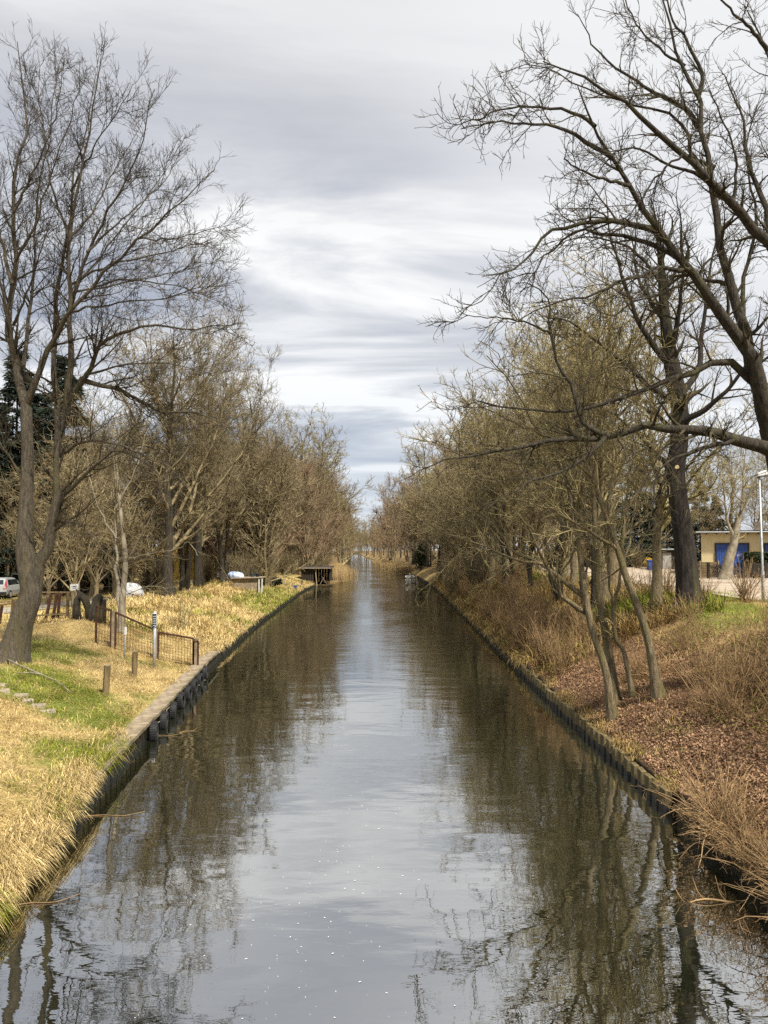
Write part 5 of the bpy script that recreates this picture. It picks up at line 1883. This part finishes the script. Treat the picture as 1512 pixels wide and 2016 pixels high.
def garden_chair(c, rz, label):
    root_ = empty('garden_chair', c, rz)
    q_ = MB()
    q_.box((0, 0, 0.42), (0.55, 0.5, 0.06))
    q_.build('seat', M['wood_grey'], root_)
    q_ = MB()
    for i_ in range(5):
        q_.bar((-0.2 + i_ * 0.1, 0.24, 0.42), (-0.2 + i_ * 0.1, 0.38, 1.0), 0.07, 0.02)
    q_.build('backrest', M['wood_grey'], root_)
    for sx in (-0.24, 0.24):
        for sy in (-0.2, 0.22):
            q_ = MB()
            q_.box((sx, sy, 0.2), (0.05, 0.05, 0.42))
            q_.build('leg', M['wood_grey'], root_)
    tag(root_, label, 'chair')


for (px, py, rz, lab) in [(564, 1156, 1.2, 'small wooden garden chair on the lawn near the boathouse'), (590, 1158, -1.0, 'small wooden garden chair turned towards the water edge')]:
    c = on_ground(px, py)
    garden_chair((c[0], c[1], float(H(c[0], c[1])) - 0.01), rz, lab)
c = on_ground(580, 1159)
root = empty('garden_pot', (c[0], c[1], c[2]))
q = MB()
q.tube([(0, 0, 0), (0, 0, 0.35)], [0.22, 0.3], 12)
q.build('pot', M['blue'], root)
q = MB()
q.tube([(0, 0, 0.33), (0, 0, 0.39)], [0.32, 0.32], 12)
q.build('rim', M['blue'], root)
tag(root, 'blue pot standing between the two garden chairs', 'pot')

# ------------------------------------------------------------------ boathouse
Yb = 108.0
pl_, pr_ = at(594, 1150, Yb), at(649, 1150, Yb)
x0, x1 = pl_[0], pr_[0]
bw = x1 - x0
root = empty('boathouse', ((x0 + x1) / 2, Yb, 0.0))
Dp = 5.0
hb = at(620, 1119, Yb)[2]
nb = 12
for i in range(nb):                       # side wall boards
    for sx in (-bw / 2, bw / 2):
        q = MB()
        q.box((sx, 0.2 + (i + 0.5) * Dp / nb, hb / 2 - 0.1), (0.05, Dp / nb - 0.03, hb + 0.1))
        q.build('board', M['wood_dark'], root)
for i in range(10):
    q = MB()
    q.box((-bw / 2 + (i + 0.5) * bw / 10, Dp + 0.2, hb / 2 - 0.1), (bw / 10 - 0.03, 0.05, hb + 0.1))
    q.build('board', M['wood_dark'], root)
for i in range(5):                        # part-boarded front on the land side
    q = MB()
    q.box((-bw / 2 + 0.2 + i * 0.33, 0.12, hb / 2 - 0.05), (0.28, 0.05, hb - 0.1 - i * 0.03))
    q.build('board', M['wood_dark'], root)
for sx in (-bw / 2, bw / 2):
    q = MB()
    q.bar((sx, 0.1, -0.8), (sx, 0.1, hb), 0.16)
    q.build('post', M['wood_dark'], root)
q = MB()
q.bar((0.25, 0.0, -0.8), (-0.05, 0.0, hb - 0.1), 0.14)
q.build('front_post', M['wood_grey'], root)
q = MB()
q.bar((-bw / 2, 0.02, 0.12), (bw / 2, 0.02, 0.12), 0.10, 0.12)
q.build('sill_beam', M['wood'], root)
for (xa, za, xb, zb) in [(-1.0, 0.3, -0.2, hb - 0.2), (0.3, hb - 0.3, 1.5, 0.3), (0.6, 0.25, 1.7, hb - 0.3), (-1.6, hb - 0.4, -0.4, 0.4)]:
    q = MB()
    q.bar((xa, 0.35, za), (xb, 0.35, zb), 0.06)
    q.build('brace', M['wood_grey'], root)
q = MB()
q.box((0, Dp / 2 + 0.1, hb + 0.12), (bw + 0.6, Dp + 0.9, 0.10), rx=0.03)
rf = q.build('roof', M['roof_dark'], root)
q = MB()
q.box((0, -0.37, hb + 0.05), (bw + 0.62, 0.05, 0.14))
q.build('fascia', M['wood_grey'], rf)
tag(root, 'dark wooden boathouse with a flat roof at the water edge', 'boathouse')
p = on_level(611, 1166)
for (px, Y, sc, lab) in [(606, 105.5, 0.34, 'tuft of straw yellow reeds at the near corner of the boathouse'), (655, 108.0, 0.30, 'small straw tuft at the water side corner of the boathouse')]:
    o = copy_tree(reed0)
    o.location = (float(at(px, 1150, Y)[0]), Y, 0.3)
    o.scale = (sc, sc * 0.6, sc * 0.8)
    tag(o, lab, 'reeds')

# swans on the water
for i, (px, lab) in enumerate([(803, 'pale swan floating beside the dark evergreen bush'), (811, 'second pale swan floating closer to the bank edge')]):
    Yw = 138.0
    c = at(px, 1138, Yw)
    root = empty('swan', (c[0], Yw + i * 0.5, 0.0), 0.6 + i * 2.0)
    q = MB()
    q.tube([(-0.62, 0, 0.28), (-0.45, 0, 0.18), (-0.15, 0, 0.14), (0.2, 0, 0.14), (0.45, 0, 0.2), (0.55, 0, 0.36), (0.5, 0, 0.55), (0.46, 0, 0.72), (0.54, 0, 0.82), (0.64, 0, 0.8)],
           [0.03, 0.16, 0.25, 0.26, 0.16, 0.08, 0.055, 0.05, 0.065, 0.04], 10)
    q.build('body', M['feather'], root, smooth=True)
    q = MB()
    q.tube([(0.64, 0, 0.8), (0.76, 0, 0.76)], [0.035, 0.012], 8)
    q.build('beak', M['beak'], root, smooth=True)
    for s in (-1, 1):
        q = MB()
        q.tube([(0.25, s * 0.17, 0.25), (-0.1, s * 0.22, 0.32), (-0.5, s * 0.12, 0.36)], [0.06, 0.13, 0.03], 8)
        q.build('wing', M['feather'], root, smooth=True)
    tag(root, lab, 'swan', 'swans')

# ------------------------------------------------------------------ houses
# yellow house with blue garage doors, right; its front turned a little towards the canal
Yh = 64.0
gz = 2.95
HC = at(1381, 1100, Yh)
TH = math.atan2(HC[0], Yh)
ez = at(1440, 1050, Yh)[2] - gz
root = empty('yellow_house', (HC[0], Yh, gz), -TH)
HW = 12.5


def along(px):
    k_ = (px - CX) / F_PX * cp
    return (k_ * Yh - HC[0]) / (math.cos(TH) + k_ * math.sin(TH))


q = MB()
q.box((HW / 2, 4, (ez - 0.3) / 2), (HW, 8, ez + 0.3))
q.build('wall', M['yellow'], root)
q = MB()
q.box((HW / 2, 4, 0.1), (HW + 0.06, 8.06, 0.5))
q.build('plinth', M['render_grey'], root)
q = MB()
q.box((HW / 2, 4, ez + 0.11), (HW + 0.9, 9.0, 0.20))
rf = q.build('roof', M['roof_dark'], root)
for i in range(16):
    q = MB()
    q.box((0.4 + i * (HW - 0.8) / 15, -0.25, ez - 0.05), (0.10, 0.5, 0.10))
    q.build('rafter', M['wood_dark'], rf)
q = MB()
q.tube([(-0.4, -0.58, ez + 0.08), (HW + 0.4, -0.58, ez + 0.04)], 0.06, 8)
q.build('gutter', M['galv'], rf)
q = MB()
q.box((4.6, 4.5, ez + 0.6), (0.7, 0.7, 0.9))
q.build('chimney', M['roof_tile'], rf)


def leaf_door(px0, px1, ptop):
    a_, b_ = along(px0), along(px1)
    zt = at(px0, ptop, Yh - a_ * math.sin(TH))[2] - gz
    q_ = MB()
    for (cx_, w_) in ((a_ - 0.06, 0.12), (b_ + 0.06, 0.12)):
        q_.box((cx_, -0.03, zt / 2), (w_, 0.10, zt))
    q_.box(((a_ + b_) / 2, -0.03, zt + 0.06), (b_ - a_ + 0.24, 0.10, 0.12))
    q_.build('door_frame', M['roof_dark'], root)
    for k_ in range(2):
        w_ = (b_ - a_) / 2
        q_ = MB()
        q_.box((a_ + (k_ + 0.5) * w_, -0.015, zt / 2), (w_ - 0.03, 0.05, zt))
        d_ = q_.build('garage_door', M['blue'], root)
        for r_ in range(6):
            q_ = MB()
            q_.box((a_ + (k_ + 0.5) * w_ + (r_ - 2.5) * w_ / 6.5, -0.05, zt / 2), (w_ / 6.5 - 0.03, 0.02, zt - 0.2))
            q_.build('door_board', M['blue'], d_)


leaf_door(1410, 1472, 1072)
leaf_door(1506, 1560, 1072)
tag(root, 'single storey yellow house with blue doors and a dark flat roof', 'house')

# hedge in front of it
a, b = at(1466, 1105, 56.5), at(1560, 1105, 56.5)
g = np.random.default_rng(5)
n = 5200
c0 = np.stack([a[0] + (b[0] - a[0]) * g.random(n), 56.5 + g.normal(0, 0.35, n), 2.9 + 1.95 * g.random(n) ** 0.7], 1)
D = g.normal(size=(n, 3))
D /= np.linalg.norm(D, axis=1, keepdims=True)
sd = np.cross(D, g.normal(size=(n, 3)))
sd /= np.linalg.norm(sd, axis=1, keepdims=True)
V = np.stack([c0 - D * 0.1, c0 + sd * 0.06, c0 + D * 0.1, c0 - sd * 0.06], 1).reshape(-1, 3)
root = empty('hedge', (a[0], 56.5, 2.95))
mesh_np('foliage', V - np.array([a[0], 56.5, 2.95]), [np.arange(4 * n).reshape(-1, 4)], M['ever'], parent=root)
q = MB(np.array([a[0], 56.5, 2.95]))
for i in range(9):
    xx = a[0] + 0.2 + i * (b[0] - a[0] - 0.4) / 8
    q.tube([(xx, 56.5, 2.85), (xx + 0.1, 56.5, 3.6), (xx - 0.1, 56.55, 4.4)], [0.03, 0.02, 0.01], 5)
q.build('stem', M['bark_dark'], root)
tag(root, 'clipped dark green hedge in front of the yellow house', 'hedge')

# crossed lattice fence, boards and gate along the road
Yf = 54.5
gz = 2.98
xs0, xs1 = at(1405, 1130, Yf)[0], at(1452, 1130, Yf)[0]
root = empty('lattice_fence', (xs0, Yf, gz))
n = 12
for i in range(n):
    f = xs0 + (xs1 - xs0) * i / n
    for s in (-1, 1):
        q = MB(np.array([xs0, Yf, gz]))
        q.bar((f - s * 0.28, Yf + s * 0.025, gz + 0.08), (f + s * 0.28, Yf + s * 0.025, gz + 1.0), 0.055, 0.025, up=(0, 1, 0))
        q.build('slat', M['wood_dark'], root)
for zz in (0.3, 0.8):
    q = MB(np.array([xs0, Yf, gz]))
    q.bar((xs0 - 0.2, Yf + 0.07, gz + zz), (xs1 + 0.1, Yf + 0.07, gz + zz), 0.05)
    q.build('rail', M['wood_dark'], root)
for xx in (xs0 - 0.35, xs1 + 0.12):
    q = MB(np.array([xs0, Yf, gz]))
    q.box((xx, Yf + 0.05, gz + 0.5), (0.16, 0.16, 1.3))
    q.build('post', M['wood_dark'], root)
tag(root, 'dark crossed lattice garden fence below the pale trunked garden tree', 'fence')
xa, xb = xs1 + 0.3, at(1575, 1130, Yf)[0]
root = empty('board_fence', (xa, Yf, gz))
for i in range(5):
    xx0 = xa + (xb - xa) * i / 5
    xx1 = xa + (xb - xa) * (i + 1) / 5
    q = MB(np.array([xa, Yf, gz]))
    q.box((xx0 + 0.06, Yf, gz + 0.5), (0.15, 0.15, 1.3))
    q.build('post', M['wood_dark'], root)
    for k in range(6):
        q = MB(np.array([xa, Yf, gz]))
        q.box(((xx0 + xx1) / 2 + 0.06, Yf - 0.02, gz + 0.16 + k * 0.17), (xx1 - xx0 - 0.17, 0.035, 0.155))
        q.build('board', M['wood_dark'], root)
tag(root, 'low dark brown board fence in front of the hedge', 'fence')
# fence post and compost bin by the thick tree
p = at(1392, 1125, 56)
root = empty('compost_bin', (p[0], 56, 2.98))
for k in range(6):
    q = MB()
    q.box((0, 0, 0.12 + k * 0.19), (1.3, 0.8, 0.16))
    q.build('board', M['wood'], root)
for sx in (-0.66, 0.66):
    q = MB()
    q.box((sx, -0.43, 0.6), (0.08, 0.06, 1.3))
    q.build('post', M['wood_grey'], root)
tag(root, 'brown slatted compost bin between the lattice fence and thick tree', 'bin')

# small shed across the road
p = at(1322, 1100, 80)
root = empty('garden_shed', (p[0], 80, 2.95))
q = MB()
q.box((0, 1.2, 1.0), (3.2, 2.4, 2.0))
q.build('wall', M['wood_dark'], root)
q = MB()
q.box((0, 1.1, 2.1), (3.8, 3.0, 0.12), rx=-0.03)
q.build('roof', M['galv'], root)
q = MB()
q.box((-0.5, -0.04, 0.9), (0.9, 0.06, 1.8))
d_ = q.build('door', M['render_grey'], root)
q = MB()
q.box((-0.15, -0.09, 0.9), (0.05, 0.04, 0.14))
q.build('handle', M['galv'], d_)
tag(root, 'small dark shed with a pale flat roof across the gravel road', 'shed')
p = at(1281, 1118, 76)
root = empty('wheelie_bin', (p[0], 76, 2.98))
q = MB()
q.box((0, 0, 0.5), (0.5, 0.5, 0.9), taper=1.15)
q.build('body', M['blue'], root)
q = MB()
q.box((0, 0, 1.0), (0.62, 0.66, 0.08), rx=0.06)
q.build('lid', M['blue'], root)
for sx in (-0.2, 0.2):
    q = MB()
    q.tube([(sx - 0.03, 0.27, 0.1), (sx + 0.03, 0.27, 0.1)], 0.1, 12)
    q.build('wheel', M['rubber'], root)
tag(root, 'blue wheeled bin under the yellow flowering bush', 'bin')

# street lamp
Yl = 29.3
c = at(1503, 1187, Yl)
gz = float(H(c[0], Yl))
root = empty('street_lamp', (c[0], Yl, gz))
ht = at(1500, 938, Yl)[2] - gz
q = MB()
q.tube([(0, 0, -0.2), (0, 0, 1.2), (-0.005, 0, 1.25), (-0.04, 0, ht)], [0.062, 0.062, 0.046, 0.034], 14)
q.build('pole', M['galv'], root, smooth=True)
q = MB()
q.tube([(-0.012, 0, 1.95), (-0.013, 0, 2.06)], 0.047, 14, cap=False)
q.build('sticker', M['white'], root, smooth=True)
q = MB()
q.prism([(-0.16, -0.11, ht - 0.01), (0.55, -0.11, ht + 0.10), (0.52, -0.11, ht + 0.20), (0.1, -0.11, ht + 0.22), (-0.12, -0.11, ht + 0.12)], None, (0, 0.22, 0))
hd = q.build('lamp_head', M['white'], root, bevel=0.03)
q = MB()
q.prism([(-0.10, -0.09, ht - 0.015), (0.48, -0.09, ht + 0.075), (0.46, -0.09, ht + 0.03), (-0.08, -0.09, ht - 0.05)], None, (0, 0.18, 0))
q.build('lens', M['glass'], hd)
tag(root, 'grey street lamp with a flat white head beside the gravel road', 'street lamp')

# grey house at far left
Yg = 76.0
x0, x1 = at(-60, 1100, Yg)[0], at(112, 1100, Yg)[0]
gz = 1.45
ez = at(40, 1086, Yg)[2]
root = empty('grey_house', ((x0 + x1) / 2, Yg, gz))
o3 = np.array(root.location)
q = MB(o3)
q.box(((x0 + x1) / 2, Yg + 4, (gz - 0.3 + ez) / 2), (x1 - x0, 8, ez - gz + 0.3))
q.build('wall', M['render_grey'], root)
q = MB(o3)
rz_ = ez + 2.6
for s in (0, 1):
    ya, yb = (Yg - 0.5, Yg + 4) if s == 0 else (Yg + 8.5, Yg + 4)
    V = [(x0 - 0.4, ya, ez - 0.1), (x1 + 0.4, ya, ez - 0.1), (x1 + 0.4, yb, rz_), (x0 - 0.4, yb, rz_)]
    q.prism(V, None, (0, 0, 0.14 + 0.004 * s))
rf = q.build('roof', M['roof_tile'], root)
q = MB(o3)
for i in range(44):
    xx = x0 - 0.35 + i * (x1 - x0 + 0.7) / 43
    q.bar((xx, Yg - 0.5, ez + 0.06), (xx, Yg + 4, rz_ + 0.16), 0.09, 0.06)
q.build('tile_ridges', M['roof_tile'], rf)
for (pa, pb, za, zb) in [(-40, -12, 0.2, 2.2), (2, 8, 0.0, 2.1), (56, 72, 0.3, 2.0), (84, 92, 0.1, 2.1)]:
    a, b = at(pa, 1100, Yg)[0], at(pb, 1100, Yg)[0]
    q = MB(o3)
    q.box(((a + b) / 2, Yg - 0.03, gz + 0.35 + (za + zb) / 2), (b - a + 0.2, 0.06, zb - za + 0.2))
    w_ = q.build('window', M['wood_dark'], root)
    q = MB(o3)
    q.box(((a + b) / 2, Yg - 0.075, gz + 0.35 + (za + zb) / 2), (b - a, 0.03, zb - za))
    q.build('pane', M['glass'], w_)
tag(root, 'grey rendered house with a ridged tile roof behind the silver car', 'house')

# ochre house glimpsed through the trunks
Yo = 92.0
gz = 1.45
x0, x1 = at(298, 1100, Yo)[0], at(402, 1100, Yo)[0]
root = empty('ochre_house', ((x0 + x1) / 2, Yo, gz))
o3 = np.array(root.location)
q = MB(o3)
q.box(((x0 + x1) / 2, Yo + 3.5, gz + 1.4), (x1 - x0, 7, 3.4))
q.build('wall', M['ochre'], root)
q = MB(o3)
xm = (x0 + x1) / 2
q.prism([(x0, Yo + 0.02, gz + 3.11), (x1, Yo + 0.02, gz + 3.11), (xm, Yo + 0.02, gz + 5.4)], None, (0, 6.9, 0))
q.build('gable', M['ochre'], root)
q = MB(o3)
for s in (-1, 1):
    xe = x0 - 0.4 if s < 0 else x1 + 0.4
    V = [(xe, Yo - 0.4, gz + 2.85), (xm, Yo - 0.4, gz + 5.5), (xm, Yo + 7.4, gz + 5.5), (xe, Yo + 7.4, gz + 2.85)]
    q.prism(V, None, (0, 0, 0.16 + 0.003 * s))
q.build('roof', M['roof_dark'], root)
for xx in (x0 + 1.3, x1 - 2.4):
    q = MB(o3)
    q.box((xx, Yo - 0.02, gz + 1.5), (1.1, 0.06, 1.3))
    w_ = q.build('window', M['wood_dark'], root)
    q = MB(o3)
    q.box((xx, Yo - 0.06, gz + 1.5), (0.95, 0.03, 1.15))
    q.build('pane', M['glass'], w_)
tag(root, 'ochre yellow gabled house glimpsed between the dark trunks', 'house')


# ------------------------------------------------------------------ parked silver estate car, seen from behind
def car():
    Yk_ = 55.0
    c_ = at(-8, 1180, Yk_)
    gz_ = float(H(c_[0], Yk_)) + 0.01
    root_ = empty('parked_car', (c_[0] - 0.15, Yk_, gz_), R(8))
    # body: stations along the length (rear at y=0), half-width profile lower/upper
    st = [(0.00, 0.74, 0.42, 0.92), (0.10, 0.83, 0.30, 0.97), (0.8, 0.87, 0.24, 0.98), (2.2, 0.88, 0.22, 0.97), (3.3, 0.87, 0.24, 0.92), (4.0, 0.82, 0.28, 0.82), (4.3, 0.66, 0.40, 0.70)]
    V, F = [], []
    for (yy, w_, zl, zu) in st:
        V += [(-w_ * 0.94, yy, zl), (-w_, yy, (zl + zu) / 2), (-w_ * 0.95, yy, zu), (w_ * 0.95, yy, zu), (w_, yy, (zl + zu) / 2), (w_ * 0.94, yy, zl)]
    for i_ in range(len(st) - 1):
        for j_ in range(6):
            F.append((i_ * 6 + j_, i_ * 6 + (j_ + 1) % 6, (i_ + 1) * 6 + (j_ + 1) % 6, (i_ + 1) * 6 + j_))
    F += [tuple(range(6)), tuple(range((len(st) - 1) * 6, len(st) * 6))[::-1]]
    q_ = MB()
    q_.add(V, F)
    body = q_.build('body', M['car_paint'], root_, bevel=0.05)
    st = [(0.06, 0.78, 0.95), (0.28, 0.66, 1.44), (0.6, 0.64, 1.50), (1.8, 0.64, 1.50), (2.4, 0.62, 1.42), (3.2, 0.76, 0.94)]
    V, F = [], []
    for (yy, w_, zu) in st:
        V += [(-0.82, yy, 0.93), (-w_, yy, zu), (w_, yy, zu), (0.82, yy, 0.93)]
    for i_ in range(len(st) - 1):
        for j_ in range(3):
            F.append((i_ * 4 + j_, i_ * 4 + j_ + 1, (i_ + 1) * 4 + j_ + 1, (i_ + 1) * 4 + j_))
    F += [(0, 1, 2, 3), tuple(len(V) - 4 + k for k in (3, 2, 1, 0))]
    q_ = MB()
    q_.add(V, F)
    cab = q_.build('cabin', M['car_paint'], root_, bevel=0.03)
    q_ = MB()
    q_.add([(-0.6, 0.10, 0.99), (0.6, 0.10, 0.99), (0.54, 0.255, 1.37), (-0.54, 0.255, 1.37)], [(0, 1, 2, 3)])
    q_.V = [(a_, b_ - 0.02, c2) for a_, b_, c2 in q_.V]
    q_.build('rear_window', M['glass'], cab)
    for s in (-1, 1):
        q_ = MB()
        q_.prism([(s * 0.80, 0.45, 1.0), (s * 0.80, 2.75, 1.0), (s * 0.70, 2.3, 1.36), (s * 0.70, 0.6, 1.38)], None, (s * 0.025, 0, 0.0))
        q_.build('side_window', M['glass'], cab)
        q_ = MB()
        q_.prism([(s * 0.80, -0.01, 0.72), (s * 0.60, -0.03, 0.72), (s * 0.66, 0.06, 1.0), (s * 0.70, 0.22, 1.36), (s * 0.76, 0.16, 1.3), (s * 0.82, 0.05, 1.0)], None, (0, 0.06, 0))
        q_.build('tail_light', M['car_red'], root_)
        for yy in (0.75, 3.35):
            q_ = MB()
            q_.tube([(s * 0.70, yy, 0.31), (s * 0.89, yy, 0.31)], 0.31, 20)
            w_ = q_.build('wheel', M['rubber'], root_)
            q_ = MB()
            q_.tube([(s * 0.88, yy, 0.31), (s * 0.90, yy, 0.31)], 0.19, 16)
            q_.build('rim', M['galv'], w_)
    q_ = MB()
    q_.box((0, 0.02, 0.43), (1.62, 0.16, 0.20))
    q_.build('bumper', M['car_trim'], root_, bevel=0.03)
    q_ = MB()
    q_.box((0, -0.012, 0.72), (0.52, 0.02, 0.11))
    q_.build('number_plate', M['white'], root_)
    tag(root_, 'silver estate car parked beyond the old fence', 'car')


car()

# ------------------------------------------------------------------ on the water: flecks and a few floating twigs
n = 170
g = np.random.default_rng(17)
yy = 8.0 + 9.0 * g.random(n) ** 1.6
xx = -0.9 + g.normal(0, 0.75, n) + (yy - 8) * 0.06
a = g.random(n) * 6.28
s = 0.003 + 0.010 * g.random(n) ** 3
c0 = np.stack([xx, yy, np.full(n, 0.006)], 1)
d = np.stack([np.cos(a), np.sin(a), 0 * a], 1) * s[:, None] * (1 + 1.2 * g.random((n, 1)))
e = np.stack([-np.sin(a), np.cos(a), 0 * a], 1) * s[:, None] * 0.8
lift = np.array([0, 0, 0.006])
V = np.stack([c0 - d, c0 - e, c0 + d, c0 + e, c0 + lift], 1).reshape(-1, 3)
k = np.arange(n)[:, None] * 5
tri = np.concatenate([k + np.array([[i, (i + 1) % 4, 4]]) for i in range(4)])
o = mesh_np('floating_flecks', V, [tri], M['fleck'])
tag(o, 'tiny pale flecks drifting on the near water', 'flecks', kind='stuff')
for (px, py, ln, rz, lab) in [(322, 1449, 1.0, 0.15, 'pale twig floating below the first hung tyre'), (372, 1440, 0.55, 0.7, 'short twig floating clear of the hung tyres'), (215, 1607, 1.3, 0.1, 'thin twig floating by the grassy end of the coped wall'), (75, 1780, 1.1, 0.3, 'dry stalk floating where grass hangs into the water')]:
    c = on_level(px, py)
    q = MB()
    q.tube(smooth_poly([(-ln / 2, 0, 0.005), (-ln * 0.1, 0.05, 0.012), (ln * 0.2, -0.03, 0.01), (ln / 2, 0.06, 0.05)], 8), np.linspace(0.012, 0.005, 8), 5)
    o = q.build('floating_twig', M['twig_tan'], smooth=True)
    o.location = (float(c[0]), float(c[1]), 0.0)
    o.rotation_euler = (0, 0, rz)
    tag(o, lab, 'twig')
# dead branch reaching out over the water at the lower right
Yd = 11.2
pts = [at(1530, 1800, Yd), at(1480, 1785, Yd), at(1430, 1775, Yd), (at(1385, 1770, Yd)), at(1350, 1780, Yd), at(1325, 1792, Yd)]
root = empty('dead_branch', pts[0])
o3 = np.array(pts[0])
q = MB(o3)
q.tube(smooth_poly(pts, 14), np.linspace(0.026, 0.008, 14), 7)
q.build('branch', M['twig_tan'], root, smooth=True)
for k_, ln in ((2, 0.35), (3, 0.3), (4, 0.22)):
    q = MB(o3)
    p = np.array(pts[k_])
    q.tube([p, p + np.array([-0.08, 0.02, 0.10]), p + np.array([-0.14, 0.03, ln])], [0.010, 0.008, 0.004], 5)
    q.build('twig', M['twig_tan'], root, smooth=True)
tag(root, 'bare pale branch reaching out low over the water from the brambles', 'branch')

for k_, o in list(PROTO.items()):
    if k_ not in USED and o.name in bpy.data.objects and k_ not in ():
        for ch in list(o.children):
            bpy.data.objects.remove(ch)
        bpy.data.objects.remove(o)
tris = sum(sum(len(p.vertices) - 2 for p in m_.polygons) for m_ in bpy.data.meshes if len(m_.polygons) < 3000) + sum(2 * len(m_.polygons) for m_ in bpy.data.meshes if len(m_.polygons) >= 3000)
print('TRIANGLES about', tris)
